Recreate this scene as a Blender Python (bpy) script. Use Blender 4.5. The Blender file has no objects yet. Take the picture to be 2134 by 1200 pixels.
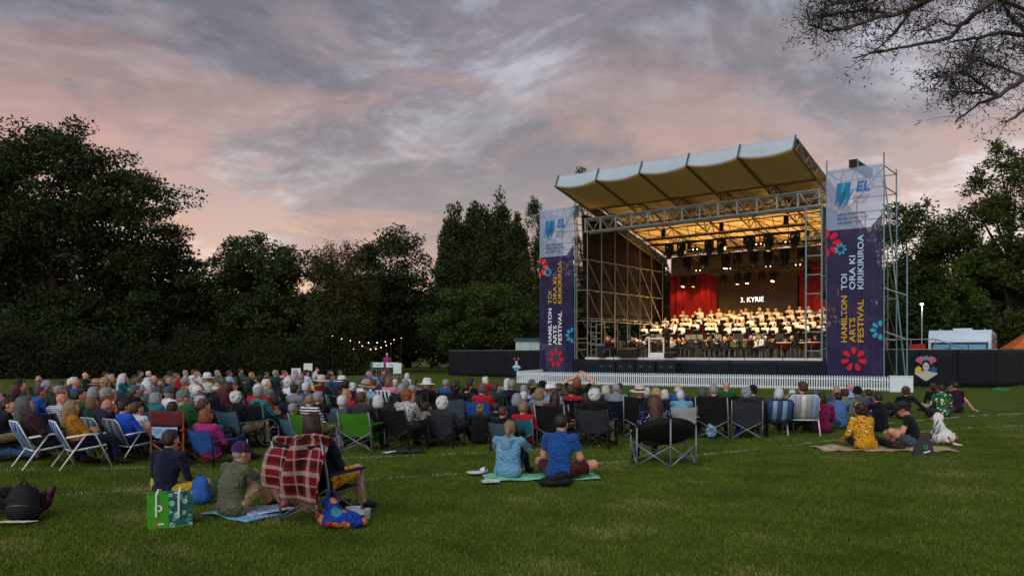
import bpy, bmesh, math, random
import numpy as np
from mathutils import Vector, Matrix, Euler
random.seed(7); RNG = np.random.default_rng(11)
R = math.radians
S = bpy.context.scene
# ------------------------------------------------------------------ camera
F, CX, HY, CAMH = 1650.0, 1067.0, 735.0, 1.7      # photograph pixels
cam_d = bpy.data.cameras.new('camera'); cam = bpy.data.objects.new('camera', cam_d)
S.collection.objects.link(cam); S.camera = cam
cam.location = (0, 0, CAMH); cam.rotation_euler = (R(90), 0, 0)
cam_d.sensor_width = 36; cam_d.lens = F / 2134 * 36
cam_d.shift_y = (HY - 600) / 2134; cam_d.clip_end = 3000; cam_d.clip_start = 0.1
# ------------------------------------------------------------------ view
S.view_settings.view_transform = 'Standard'; S.view_settings.look = 'None'
S.view_settings.exposure = 0.4; S.view_settings.gamma = 1.0
S.render.engine = 'CYCLES'
S.cycles.use_denoising = True
S.cycles.max_bounces = 6; S.cycles.transparent_max_bounces = 12
S.cycles.sample_clamp_indirect = 4.0

def lin(h):
    if not isinstance(h, str): return tuple(h)[:3]
    v = [int(h[i:i+2], 16) / 255 for i in (0, 2, 4)]
    return tuple(c / 12.92 if c <= 0.04045 else ((c + 0.055) / 1.055) ** 2.4 for c in v)

class NT:
    def __init__(s, tree): s.t = tree; s.n = tree.nodes; s.l = tree.links
    def new(s, typ, **kw):
        nd = s.n.new(typ)
        for k, v in kw.items():
            if k in ('ins',):
                for a, b in v.items():
                    if hasattr(b, 'is_linked') or hasattr(b, 'links'): s.l.new(b, nd.inputs[a])
                    else: nd.inputs[a].default_value = b
            else: setattr(nd, k, v)
        return nd
    def link(s, a, b): s.l.new(a, b)
    def math(s, op, a, b=0.0, clamp=False):
        nd = s.n.new('ShaderNodeMath'); nd.operation = op; nd.use_clamp = clamp
        for i, v in enumerate((a, b)):
            if hasattr(v, 'links'): s.l.new(v, nd.inputs[i])
            else: nd.inputs[i].default_value = v
        return nd.outputs[0]
    def ramp(s, fac, stops, interp='LINEAR'):
        nd = s.n.new('ShaderNodeValToRGB'); e = nd.color_ramp.elements
        nd.color_ramp.interpolation = interp
        while len(e) < len(stops): e.new(0.5)
        for x, (p, c) in zip(e, stops):
            x.position = p; c = lin(c) if isinstance(c, str) else ((c, c, c) if isinstance(c, float) else c)
            x.color = (c[0], c[1], c[2], 1)
        s.l.new(fac, nd.inputs[0]); return nd.outputs[0]
    def mix(s, fac, a, b, mode='MIX'):
        nd = s.n.new('ShaderNodeMix'); nd.data_type = 'RGBA'; nd.blend_type = mode
        for i, v in ((0, fac), (6, a), (7, b)):
            if hasattr(v, 'links'): s.l.new(v, nd.inputs[i])
            else: nd.inputs[i].default_value = v if i == 0 else (tuple(v)[:3] + (1,))
        return nd.outputs[2]
    def noise(s, vec, scale, detail=4, rough=0.55, dist=0.0):
        nd = s.n.new('ShaderNodeTexNoise'); nd.inputs['Scale'].default_value = scale
        nd.inputs['Detail'].default_value = detail; nd.inputs['Roughness'].default_value = rough
        nd.inputs['Distortion'].default_value = dist
        if vec is not None: s.l.new(vec, nd.inputs['Vector'])
        return nd.outputs['Fac']

# ------------------------------------------------------------------ world: dusk sky with cloud layers
W = bpy.data.worlds.new('World'); S.world = W; W.use_nodes = True
W.node_tree.nodes.clear(); n = NT(W.node_tree)
tc = n.new('ShaderNodeTexCoord'); D = tc.outputs['Generated']
sep = n.new('ShaderNodeSeparateXYZ'); n.link(D, sep.inputs[0]); ez = sep.outputs[2]
zz = n.math('ADD', n.math('MAXIMUM', ez, 0.0), 0.26)
cmb = n.new('ShaderNodeCombineXYZ')
n.link(n.math('DIVIDE', sep.outputs[0], zz), cmb.inputs[0]); n.link(n.math('DIVIDE', sep.outputs[1], zz), cmb.inputs[1])
pl = cmb.outputs[0]
def mapped(loc, sc, rot=0):
    m = n.new('ShaderNodeMapping'); n.link(pl, m.inputs[0]); m.inputs['Location'].default_value = loc
    m.inputs['Scale'].default_value = sc; m.inputs['Rotation'].default_value = (0, 0, rot); return m.outputs[0]
sky = n.new('ShaderNodeTexSky'); sky.sky_type = 'NISHITA'; sky.sun_disc = False
sky.sun_elevation = R(2.0); sky.sun_rotation = R(-160); sky.altitude = 40
base = n.ramp(ez, [(0.0, 'd6b2a0'), (0.09, 'c6a296'), (0.18, 'ac8f8c'), (0.30, '8a7880'), (0.45, '6e6570'), (1.0, '686470')])
big = n.noise(mapped((3.1, 1.7, 0), (1.0, 1.15, 1), 0.5), 0.8, 8, 0.62, 0.5)
mid = n.noise(mapped((9.1, 4.2, 0), (1.0, 1.2, 1), 0.3), 2.6, 10, 0.64, 0.5)
low = n.noise(mapped((0.6, 7.7, 0), (0.9, 1.3, 1), 0.2), 1.4, 8, 0.6, 0.5)
bm2 = n.math('ADD', n.math('MULTIPLY', big, 0.55), n.math('MULTIPLY', mid, 0.45))
dark = n.ramp(bm2, [(0.455, 0.0), (0.535, 1.0)])
c1 = n.mix(n.math('MULTIPLY', dark, 0.9), base, n.ramp(ez, [(0.0, 'b39891'), (0.10, '8f7c84'), (0.22, '6c616d'), (0.36, '524d5a'), (0.7, '4a4754')]))
gap = n.math('MULTIPLY', n.ramp(mid, [(0.48, 0.0), (0.59, 1.0)]), n.ramp(big, [(0.43, 1.0), (0.60, 0.0)]))
c2 = n.mix(n.math('MULTIPLY', gap, 0.85), c1, n.ramp(ez, [(0.0, 'efd6c6'), (0.2, 'cdc0c4'), (0.4, 'adb0c0'), (1.0, '969db0')]))
pink = n.math('MULTIPLY', n.ramp(low, [(0.47, 0.0), (0.58, 1.0)]), n.ramp(ez, [(0.05, 0.6), (0.20, 1.0), (0.40, 0.0)]))
c3 = n.mix(n.math('MULTIPLY', pink, 0.6), c2, lin('c4907f'))
ground = n.mix(n.ramp(ez, [(0.498, 0.0), (0.5, 1.0)]), (0.02, 0.025, 0.012), c3)
bg1 = n.new('ShaderNodeBackground'); n.link(c3, bg1.inputs[0]); bg1.inputs[1].default_value = 0.92
bg2 = n.new('ShaderNodeBackground'); n.link(sky.outputs[0], bg2.inputs[0]); bg2.inputs[1].default_value = 0.05
add = n.new('ShaderNodeAddShader'); n.link(bg1.outputs[0], add.inputs[0]); n.link(bg2.outputs[0], add.inputs[1])
wo = n.new('ShaderNodeOutputWorld'); n.link(add.outputs[0], wo.inputs[0])
# ------------------------------------------------------------------ last light from behind the viewer
sd = bpy.data.lights.new('sun', 'SUN'); sun = bpy.data.objects.new('sun', sd); S.collection.objects.link(sun)
sd.energy = 1.45; sd.angle = R(60); sd.color = (0.88, 0.95, 1.0)
sun.rotation_euler = (R(52), 0, R(-22)); sun.location = (-10, -10, 20)

# ------------------------------------------------------------------ helpers
COL = S.collection
def link(o, parent=None):
    COL.objects.link(o)
    if parent is not None: o.parent = parent
    return o
def tag(o, label=None, cat=None, group=None, kind=None):
    if label: o['label'] = label
    if cat: o['category'] = cat
    if group: o['group'] = group
    if kind: o['kind'] = kind
    return o
def empty(name, loc=(0, 0, 0), rz=0.0, label=None, cat=None, group=None):
    o = bpy.data.objects.new(name, None); o.location = loc; o.rotation_euler = (0, 0, rz)
    o.empty_display_size = 0.1
    return tag(link(o), label, cat, group)
def G(px, py):
    y = CAMH * F / (py - HY); return Vector(((px - CX) / F * y, y, 0))
def P(px, py, y):
    return Vector(((px - CX) / F * y, y, CAMH - (py - HY) / F * y))
def fast(name, v, f, mats=None, mi=None, smooth=True):
    v = np.asarray(v, dtype=np.float32).reshape(-1, 3); f = np.asarray(f, dtype=np.int32); k = f.shape[1]
    me = bpy.data.meshes.new(name); me.vertices.add(len(v)); me.vertices.foreach_set('co', v.ravel())
    me.loops.add(f.size); me.loops.foreach_set('vertex_index', f.ravel())
    me.polygons.add(len(f)); me.polygons.foreach_set('loop_start', np.arange(0, f.size, k, dtype=np.int32))
    if mi is not None: me.polygons.foreach_set('material_index', np.asarray(mi, dtype=np.int32))
    me.polygons.foreach_set('use_smooth', np.full(len(f), smooth))
    for m in mats or []: me.materials.append(m)
    me.update(calc_edges=True); return me

class MB:
    """collects simple shapes into one mesh"""
    def __init__(s): s.v = []; s.f = []; s.m = []
    def add(s, vs, fs, m=0):
        b = len(s.v); s.v += [tuple(x) for x in vs]; s.f += [tuple(i + b for i in q) for q in fs]; s.m += [m] * len(fs); return s
    def box(s, c, d, rot=None, m=0):
        c = Vector(c); vs = []
        for z in (-1, 1):
            for y in (-1, 1):
                for x in (-1, 1):
                    p = Vector((x * d[0] / 2, y * d[1] / 2, z * d[2] / 2))
                    if rot is not None: p = rot @ p
                    vs.append(c + p)
        return s.add(vs, [(0, 2, 3, 1), (4, 5, 7, 6), (0, 1, 5, 4), (2, 6, 7, 3), (0, 4, 6, 2), (1, 3, 7, 5)], m)
    def tube(s, pts, r, seg=8, m=0, caps=True):
        pts = [Vector(p) for p in pts]; rs = r if isinstance(r, (list, tuple)) else [r] * len(pts)
        vs = []; fs = []; up = None
        for i, p in enumerate(pts):
            a = pts[max(i - 1, 0)]; b = pts[min(i + 1, len(pts) - 1)]; t = (b - a)
            t = t.normalized() if t.length > 1e-9 else Vector((0, 0, 1))
            if up is None: up = Vector((0, 0, 1)) if abs(t.z) < 0.9 else Vector((1, 0, 0))
            x = t.cross(up)
            if x.length < 1e-4: x = t.cross(Vector((1, 0, 0)))
            x.normalize(); y = x.cross(t).normalized(); up = y
            for k in range(seg):
                an = 2 * math.pi * k / seg; vs.append(p + (x * math.cos(an) + y * math.sin(an)) * rs[i])
        for i in range(len(pts) - 1):
            for k in range(seg):
                k2 = (k + 1) % seg; fs.append((i * seg + k, i * seg + k2, (i + 1) * seg + k2, (i + 1) * seg + k))
        if caps:
            fs.append(tuple(range(seg))[::-1]); fs.append(tuple((len(pts) - 1) * seg + k for k in range(seg)))
        return s.add(vs, fs, m)
    def lathe(s, prof, seg=20, c=(0, 0, 0), m=0, sx=1, sy=1):
        vs = []; fs = []; c = Vector(c)
        for r, z in prof:
            for k in range(seg):
                a = 2 * math.pi * k / seg; vs.append(c + Vector((r * math.cos(a) * sx, r * math.sin(a) * sy, z)))
        for i in range(len(prof) - 1):
            for k in range(seg):
                k2 = (k + 1) % seg; fs.append((i * seg + k, i * seg + k2, (i + 1) * seg + k2, (i + 1) * seg + k))
        return s.add(vs, fs, m)
    def grid(s, fn, nu, nv, m=0, thick=0.0, mfn=None):
        pts = [[Vector(fn(i / nu, j / nv)) for i in range(nu + 1)] for j in range(nv + 1)]
        vs = [p for row in pts for p in row]
        fs = [(j * (nu + 1) + i, j * (nu + 1) + i + 1, (j + 1) * (nu + 1) + i + 1, (j + 1) * (nu + 1) + i) for j in range(nv) for i in range(nu)]
        if mfn:
            for j in range(nv):
                for i in range(nu): pass
        b = len(s.f); s.add(vs, fs, m)
        if mfn:
            q = 0
            for j in range(nv):
                for i in range(nu): s.m[b + q] = mfn((i + .5) / nu, (j + .5) / nv); q += 1
        return s
    def poly(s, pts, m=0): return s.add(pts, [tuple(range(len(pts)))], m)
    def slab(s, pts, d, m=0):
        """flat outline with thickness along vector d"""
        k = len(pts); d = Vector(d); a = [Vector(p) for p in pts]; b = [p + d for p in a]
        fs = [tuple(range(k)), tuple(range(k, 2 * k))[::-1]] + [(i, k + i, k + (i + 1) % k, (i + 1) % k) for i in range(k)]
        return s.add(a + b, fs, m)
    def mesh(s, name, mats, smooth=False):
        me = bpy.data.meshes.new(name); me.from_pydata(s.v, [], s.f)
        for m in (mats if isinstance(mats, (list, tuple)) else [mats]): me.materials.append(m)
        me.polygons.foreach_set('material_index', s.m)
        me.polygons.foreach_set('use_smooth', [smooth] * len(s.f)); me.update(); return me
    def build(s, name, mats, parent=None, smooth=False, loc=None, thick=0):
        o = bpy.data.objects.new(name, s.mesh(name, mats, smooth))
        if loc is not None: o.location = loc
        if thick:
            md = o.modifiers.new('solid', 'SOLIDIFY'); md.thickness = thick; md.offset = 0
        return link(o, parent)

# ------------------------------------------------------------------ materials
MATS = {}
def mat(name, col, rough=0.7, var=0.15, scale=6.0, bump=0.0, bscale=30.0, metal=0.0, spec=0.3, emit=None, estr=0.0, trans=0.0, coord='Object'):
    if name in MATS: return MATS[name]
    m = bpy.data.materials.new(name); m.use_nodes = True; t = NT(m.node_tree); b = t.n['Principled BSDF']
    c = lin(col); tcn = t.new('ShaderNodeTexCoord'); v = tcn.outputs[coord]
    if var > 0:
        f = t.noise(v, scale, 5, 0.6)
        lo = tuple(x * (1 - var) for x in c); hi = tuple(min(1, x * (1 + var)) for x in c)
        t.link(t.ramp(f, [(0.3, lo), (0.7, hi)]), b.inputs['Base Color'])
    else: b.inputs['Base Color'].default_value = (*c, 1)
    b.inputs['Roughness'].default_value = rough; b.inputs['Metallic'].default_value = metal
    b.inputs['Specular IOR Level'].default_value = spec
    if bump:
        bn = t.new('ShaderNodeBump'); bn.inputs['Strength'].default_value = bump; bn.inputs['Distance'].default_value = 0.02
        t.link(t.noise(v, bscale, 4, 0.6), bn.inputs['Height']); t.link(bn.outputs[0], b.inputs['Normal'])
    if emit is not None:
        b.inputs['Emission Color'].default_value = (*lin(emit), 1); b.inputs['Emission Strength'].default_value = estr
    if trans:
        out = t.n['Material Output']; tr = t.new('ShaderNodeBsdfTransparent'); mx = t.new('ShaderNodeMixShader')
        mx.inputs[0].default_value = trans; t.link(b.outputs[0], mx.inputs[1]); t.link(tr.outputs[0], mx.inputs[2]); t.link(mx.outputs[0], out.inputs[0])
    MATS[name] = m; return m

PAL = dict(white='dfe3e6', cream='d2c9b8', grey='84878c', lgrey='adb1b6', dgrey='46494e', black='141418', navy='161c34', blue='24559f',
    bblue='1c5ad0', lblue='8db4da', denim='38577f', teal='1f7880', turq='2fb0c4', green='1d5a30', dgreen='15372b', sage='6a7d68', olive='5c5f4a',
    red='b41e28', maroon='521a22', pink='d38ca4', magenta='a52f78', purple='472352', yellow='dba61e', mustard='b3741c', coral='c66f58',
    tan='b49a74', lilac='b0a4c2', charcoal='303339', slate='475665', orange='cf581c', lime='3f7d1e', khaki='7d7a34', steel='4a6f86', hoodie='6fa4c4',
    royal='1d4f94', wine='47151c', burg='7a1448', yellowp='c9a42e', bluehood='4f78ac', plumj='3a2226')
def cloth_bump(t, v, b, strength=0.9):
    """soft creases plus weave"""
    mp = t.new('ShaderNodeMapping'); t.link(v, mp.inputs[0]); mp.inputs['Scale'].default_value = (1.0, 1.0, 1.7)
    big_ = t.noise(mp.outputs[0], 6.0, 3, 0.5, 1.6); rid = t.math('ABSOLUTE', t.math('SUBTRACT', big_, 0.5))
    hgt = t.math('ADD', t.math('MULTIPLY', rid, 2.2), t.math('MULTIPLY', t.noise(v, 22, 3, 0.6), 0.25))
    bn = t.new('ShaderNodeBump'); bn.inputs['Strength'].default_value = strength; bn.inputs['Distance'].default_value = 0.05
    t.link(hgt, bn.inputs['Height']); t.link(bn.outputs[0], b.inputs['Normal'])
def cloth(c):
    nm = 'cloth_' + c
    if nm in MATS: return MATS[nm]
    if c in PATTERN: return PATTERN[c](nm)
    m = bpy.data.materials.new(nm); m.use_nodes = True; t = NT(m.node_tree); b = t.n['Principled BSDF']; MATS[nm] = m
    v = t.new('ShaderNodeTexCoord').outputs['Object']; cc = lin(PAL[c])
    t.link(t.ramp(t.noise(v, 5, 5, 0.65), [(0.25, tuple(x * .72 for x in cc)), (0.75, tuple(min(1, x * 1.2) for x in cc))]), b.inputs['Base Color'])
    b.inputs['Roughness'].default_value = 0.88; b.inputs['Specular IOR Level'].default_value = 0.12; b.inputs['Sheen Weight'].default_value = 0.08
    cloth_bump(t, v, b); return m
def pat_base(name):
    m = bpy.data.materials.new(name); m.use_nodes = True; t = NT(m.node_tree); b = t.n['Principled BSDF']
    b.inputs['Roughness'].default_value = 0.85; b.inputs['Specular IOR Level'].default_value = 0.15
    tcn = t.new('ShaderNodeTexCoord'); MATS[name] = m; cloth_bump(t, tcn.outputs['Object'], b, .7); return m, t, b, tcn.outputs['Object']
def pat_stripe(name, a='11131a', c='dfe3e6', axis=2, freq=20.0, duty=0.5):
    m, t, b, v = pat_base(name); sp = t.new('ShaderNodeSeparateXYZ'); t.link(v, sp.inputs[0])
    fr = t.math('FRACT', t.math('MULTIPLY', sp.outputs[axis], freq))
    t.link(t.mix(t.math('GREATER_THAN', fr, duty), lin(a), lin(c)), b.inputs['Base Color']); return m
def pat_check(name, a='1c2a4a', c='dfe3e6', freq=30.0):
    m, t, b, v = pat_base(name); sp = t.new('ShaderNodeSeparateXYZ'); t.link(v, sp.inputs[0])
    f = [t.math('GREATER_THAN', t.math('FRACT', t.math('MULTIPLY', sp.outputs[i], freq)), 0.5) for i in (0, 2)]
    t.link(t.mix(t.math('MULTIPLY', t.math('ADD', f[0], f[1]), 0.5), lin(a), lin(c)), b.inputs['Base Color']); return m
def pat_spots(name, a, cols, scale=14.0, thr=0.42):
    m, t, b, v = pat_base(name)
    vo = t.new('ShaderNodeTexVoronoi'); vo.inputs['Scale'].default_value = scale; t.link(v, vo.inputs['Vector'])
    sp = t.new('ShaderNodeSeparateColor'); t.link(vo.outputs['Color'], sp.inputs[0])
    cc = t.ramp(sp.outputs[0], [(i / len(cols), c) for i, c in enumerate(cols)], 'CONSTANT')
    nz = t.math('ADD', vo.outputs['Distance'], t.math('MULTIPLY', t.noise(v, 40, 2), 0.12))
    t.link(t.mix(t.math('LESS_THAN', nz, thr), lin(a), cc), b.inputs['Base Color']); return m
def pat_mono(name):
    m, t, b, v = pat_base(name)
    vo = t.new('ShaderNodeTexVoronoi'); vo.inputs['Scale'].default_value = 11; t.link(v, vo.inputs['Vector'])
    w = t.math('FRACT', t.math('MULTIPLY', vo.outputs['Distance'], 5.5))
    t.link(t.mix(t.math('GREATER_THAN', w, 0.5), lin('101417'), lin('d8dfdf')), b.inputs['Base Color']); return m
PATTERN = dict(stripes=lambda n_: pat_stripe(n_), gingham=lambda n_: pat_check(n_), plaid=lambda n_: pat_check(n_, '3a1a24', '1a2238', 16),
    mono=pat_mono, floral=lambda n_: pat_spots(n_, 'd99d18', ['5b3a72', '9a7fb0', 'efe6d0', '2a3350', 'c04a20'], 20, 0.40),
    greenfloral=lambda n_: pat_spots(n_, '14603c', ['e9e2cf', 'c8452e', 'e9e2cf', 'd9a13a'], 15, 0.40),
    navydots=lambda n_: pat_spots(n_, '141a3c', ['d9dde6', '8f98c0'], 34, 0.36),
    darkplaid=lambda n_: pat_check(n_, '1a2230', '5a5870', 14), bluewhite=lambda n_: pat_spots(n_, 'aebfdf', ['e6eaf2', '6f8fc4'], 22, 0.45),
    shorts=lambda n_: pat_spots(n_, 'd9b21e', ['d8401c', '2c9a3a', 'e8d040'], 16, 0.5))
SKIN = [mat('skin_%d' % i, c, 0.55, 0.10, 12, 0.15, 60, spec=0.35) for i, c in enumerate(('c58f74', 'd09a80', 'b57d62', '6a402c'))]
M_EYE = mat('eye', '1a1210', 0.3, 0); M_LIP = mat('lip', '9c5a4e', 0.5, 0)
HAIRC = dict(white='cfd2d4', grey='8e9094', dgrey='505358', black='14110f', dbrown='2a1a12', brown='4a3021', lbrown='73543a', blonde='a98a5a',
    ginger='84481f', auburn='43190f', maroon='3c1216', sandy='8c7350', lilac='a9a3b8', cream='c9c2ae')
def hairm(c):
    nm = 'hair_' + c
    if nm in MATS: return MATS[nm]
    m = bpy.data.materials.new(nm); m.use_nodes = True; t = NT(m.node_tree); b = t.n['Principled BSDF']; MATS[nm] = m
    tcn = t.new('ShaderNodeTexCoord'); mp = t.new('ShaderNodeMapping'); t.link(tcn.outputs['Object'], mp.inputs[0]); mp.inputs['Scale'].default_value = (90, 60, 12)
    f = t.noise(mp.outputs[0], 1.0, 3, 0.6); cc = lin(HAIRC[c])
    t.link(t.ramp(f, [(0.3, tuple(x * .55 for x in cc)), (0.7, tuple(min(1, x * 1.2) for x in cc))]), b.inputs['Base Color'])
    b.inputs['Roughness'].default_value = 0.55
    bn = t.new('ShaderNodeBump'); bn.inputs['Strength'].default_value = 0.8; bn.inputs['Distance'].default_value = 0.01
    t.link(f, bn.inputs['Height']); t.link(bn.outputs[0], b.inputs['Normal']); return m
M_ALU = mat('aluminium_tube', 'c3cacd', 0.38, 0.08, 5, metal=0.55)
M_WTUBE = mat('white_tube', 'd8dfe0', 0.4, 0.05, 5)
M_GTUBE = mat('grey_steel_tube', '7d868c', 0.42, 0.10, 5, metal=0.4)
M_BTUBE = mat('black_steel_tube', '1d1f22', 0.45, 0.1, 5)
M_GALV = mat('galvanised_steel', '8f9a9c', 0.45, 0.22, 3, 0.2, 18, metal=0.5)
M_BLACK = mat('matt_black', '101114', 0.6, 0.15, 6)
M_WOOD = mat('warm_wood', '7c3f1e', 0.5, 0.25, 12)
M_SHOE = mat('shoe_dark', '1f1a18', 0.5, 0.1)
# ------------------------------------------------------------------ smooth solid modelling for bodies
def cap(p, q, r1, r2=None, m=0, k=0.03): return ('c', np.array(p, float), np.array(q, float), r1, r1 if r2 is None else r2, m, k)
def ell(c, r, m=0, rot=None, k=0.03): return ('e', np.array(c, float), np.array(r, float), rot, 0, m, k)
def sdf_mesh(prims, h, noise=0.0, seed=0):
    lo = np.full(3, 9e9); hi = np.full(3, -9e9); bb = []
    for p in prims:
        if p[0] == 'c':
            r = max(p[3], p[4]); a = np.minimum(p[1], p[2]) - r; b = np.maximum(p[1], p[2]) + r
        else:
            r = p[2].max(); a = p[1] - (p[2] if p[3] is None else r); b = p[1] + (p[2] if p[3] is None else r)
        bb.append((a, b)); lo = np.minimum(lo, a); hi = np.maximum(hi, b)
    lo = lo - 3 * h; nn = np.ceil((hi + 3 * h - lo) / h).astype(int) + 1
    d = np.full(nn, 1.0, np.float32); raw = np.full(nn, 1.0, np.float32); mt = np.zeros(nn, np.int8)
    ax = [lo[i] + h * np.arange(nn[i]) for i in range(3)]
    for p, (a, b) in zip(prims, bb):
        mg = 2.5 * h + 0.03
        i0 = np.maximum(((a - mg - lo) / h).astype(int), 0); i1 = np.minimum(((b + mg - lo) / h).astype(int) + 2, nn)
        sl = tuple(slice(i0[i], i1[i]) for i in range(3))
        X, Y, Z = np.meshgrid(*[ax[i][sl[i]] for i in range(3)], indexing='ij')
        if p[0] == 'c':
            q = p[2] - p[1]; L2 = max(q @ q, 1e-9)
            x, y, z = X - p[1][0], Y - p[1][1], Z - p[1][2]
            t = np.clip((x * q[0] + y * q[1] + z * q[2]) / L2, 0, 1)
            dd = np.sqrt((x - t * q[0]) ** 2 + (y - t * q[1]) ** 2 + (z - t * q[2]) ** 2) - (p[3] + (p[4] - p[3]) * t)
        else:
            x, y, z = X - p[1][0], Y - p[1][1], Z - p[1][2]
            if p[3] is not None:
                Q = p[3]; x, y, z = (Q[0, 0] * x + Q[1, 0] * y + Q[2, 0] * z, Q[0, 1] * x + Q[1, 1] * y + Q[2, 1] * z, Q[0, 2] * x + Q[1, 2] * y + Q[2, 2] * z)
            r = p[2]; k0 = np.sqrt((x / r[0]) ** 2 + (y / r[1]) ** 2 + (z / r[2]) ** 2)
            k1 = np.sqrt((x / r[0] ** 2) ** 2 + (y / r[1] ** 2) ** 2 + (z / r[2] ** 2) ** 2) + 1e-9
            dd = k0 * (k0 - 1) / k1
        dd = dd.astype(np.float32); o = d[sl]; k = p[6]
        hh = np.clip(0.5 + 0.5 * (o - dd) / k, 0, 1); d[sl] = o * (1 - hh) + dd * hh - k * hh * (1 - hh)
        rr = raw[sl]; w = dd < rr; rr[w] = dd[w]; raw[sl] = rr; mm = mt[sl]; mm[w] = p[5]; mt[sl] = mm
    # surface nets
    s = d < 0
    acc = np.zeros(tuple(nn - 1) + (3,), np.float32); cnt = np.zeros(nn - 1, np.float32)
    n0, n1, n2 = nn - 1
    for axis in range(3):
        for a in (0, 1):
            for b in (0, 1):
                off = [0, 0, 0]; o2 = [x for x in range(3) if x != axis]; off[o2[0]] = a; off[o2[1]] = b
                e = list(off); e[axis] = 1
                A = d[off[0]:off[0] + n0, off[1]:off[1] + n1, off[2]:off[2] + n2]; B = d[e[0]:e[0] + n0, e[1]:e[1] + n1, e[2]:e[2] + n2]
                c = (A < 0) != (B < 0)
                t = np.where(c, A / np.where(c, A - B, 1), 0)
                cnt += c
                for i in range(3): acc[..., i] += np.where(c, (t if i == axis else off[i]), 0)
    act = cnt > 0; idx = np.full(act.shape, -1, np.int64); idx[act] = np.arange(act.sum())
    ii = np.argwhere(act); V = (ii + acc[act] / cnt[act][:, None]) * h + lo
    M = mt[:-1, :-1, :-1][act]
    Fs = []
    for axis in range(3):
        sl0 = [slice(1, -1)] * 3; sl1 = [slice(1, -1)] * 3; sl0[axis] = slice(0, -1); sl1[axis] = slice(1, None)
        A = s[tuple(sl0)]; B = s[tuple(sl1)]; pos = np.argwhere(A != B)
        if not len(pos): continue
        fl = A[tuple(pos.T)]; pos = pos.copy(); o2 = [x for x in range(3) if x != axis]
        for x in o2: pos[:, x] += 1
        q = []
        for (a, b) in ((0, 0), (1, 0), (1, 1), (0, 1)):
            pp = pos.copy(); pp[:, o2[0]] -= a; pp[:, o2[1]] -= b; q.append(idx[pp[:, 0], pp[:, 1], pp[:, 2]])
        q = np.stack(q, 1); flip = fl if axis != 1 else ~fl
        q[~flip] = q[~flip][:, ::-1]; Fs.append(q)
    Fc = np.concatenate(Fs); Fc = Fc[(Fc >= 0).all(1)]
    if noise:
        g = np.random.default_rng(seed); ph = g.uniform(0, 6, (6, 3)); fr = g.uniform(30, 90, (6, 3))
        dn = sum(np.sin(V @ fr[i] + ph[i, 0] + 1.5 * np.sin(V @ fr[(i + 1) % 6] * .4)) for i in range(6)) / 5 - .3 * np.abs(np.sin(V @ (fr[0] * .35) + 2 * np.sin(V @ (fr[1] * .25))))
        cen = V.mean(0); dr = V - cen; dr /= np.linalg.norm(dr, axis=1)[:, None] + 1e-6; V = V + dr * (noise * dn)[:, None]
    # one smoothing pass
    Fm = M[Fc[:, 0]]
    return V, Fc, Fm

def rot_to(zdir):
    z = np.array(zdir, float); z /= np.linalg.norm(z); x = np.array((1.0, 0, 0)); y = np.cross(z, x); y /= np.linalg.norm(y); x = np.cross(y, z)
    return np.stack([x, y, z], 1)

# head (local: origin at the centre of the skull, face towards +Y). slots: 0 skin 4 eye 5 lip
def head_shape(fem):
    w = 0.94 if fem else 1.0
    pr = [ell((0, -.012, .032), (.076 * w, .094, .092), 0), ell((0, .03, -.03), (.060 * w, .070, .085), 0, k=.04),
          ell((0, .052, -.082), (.040 * w, .042, .032), 0, k=.04), ell((0, .078, .03), (.05, .018, .016), 0, k=.025),
          cap((0, .092, .008), (0, .116, -.030), .008, .013, 0, .012), ell((-.018, .098, -.034), (.010, .012, .008), 0, k=.01), ell((.018, .098, -.034), (.010, .012, .008), 0, k=.01),
          ell((0, .096, -.064), (.022, .012, .009), 0, k=.008),
          cap((0, -.022, -.05), (0, -.035, -.20), .050 * w, .060 * w, 0, .05)]
    for s_ in (-1, 1):
        pr += [ell((.079 * s_ * w, -.012, -.004), (.011, .024, .034), 0, k=.012), ell((.045 * s_, .07, -.02), (.02, .02, .018), 0, k=.03)]
    V, Fc, Fm = sdf_mesh(pr, .0095); cen = V[Fc].mean(1); Fm = Fm.copy()
    for s_ in (-1, 1):
        Fm[(((cen - np.array((.031 * s_, .084, .010))) / np.array((.017, .03, .010))) ** 2).sum(1) < 1] = 4
    Fm[(((cen - np.array((0, .105, -.064))) / np.array((.022, .03, .009))) ** 2).sum(1) < 1] = 5
    return V, Fc, Fm
HEADS = [head_shape(0), head_shape(1)]
def hand_shape():
    pr = [ell((0, .045, 0), (.040, .052, .017), 0, k=.012), cap((0, -.03, 0), (0, .02, 0), .027, .028, 0, .02)]
    for x, l in ((-.031, .030), (-.0105, .038), (.0105, .040), (.031, .036)):
        a = np.array((x, .085, -.002)); b = a + (x * .12, l, -.008); c = b + (0, l * .62, -.022); e = c + (0, l * .25, -.022)
        pr += [cap(a, b, .0098, .0088, 0, .004), cap(b, c, .0088, .008, 0, .004), cap(c, e, .008, .007, 0, .004)]
    pr += [cap((.030, .022, -.004), (.058, .055, -.014), .013, .011, 0, .008), cap((.058, .055, -.014), (.062, .085, -.026), .010, .008, 0, .004)]
    return sdf_mesh(pr, .0075)
HAND = hand_shape()

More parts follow.
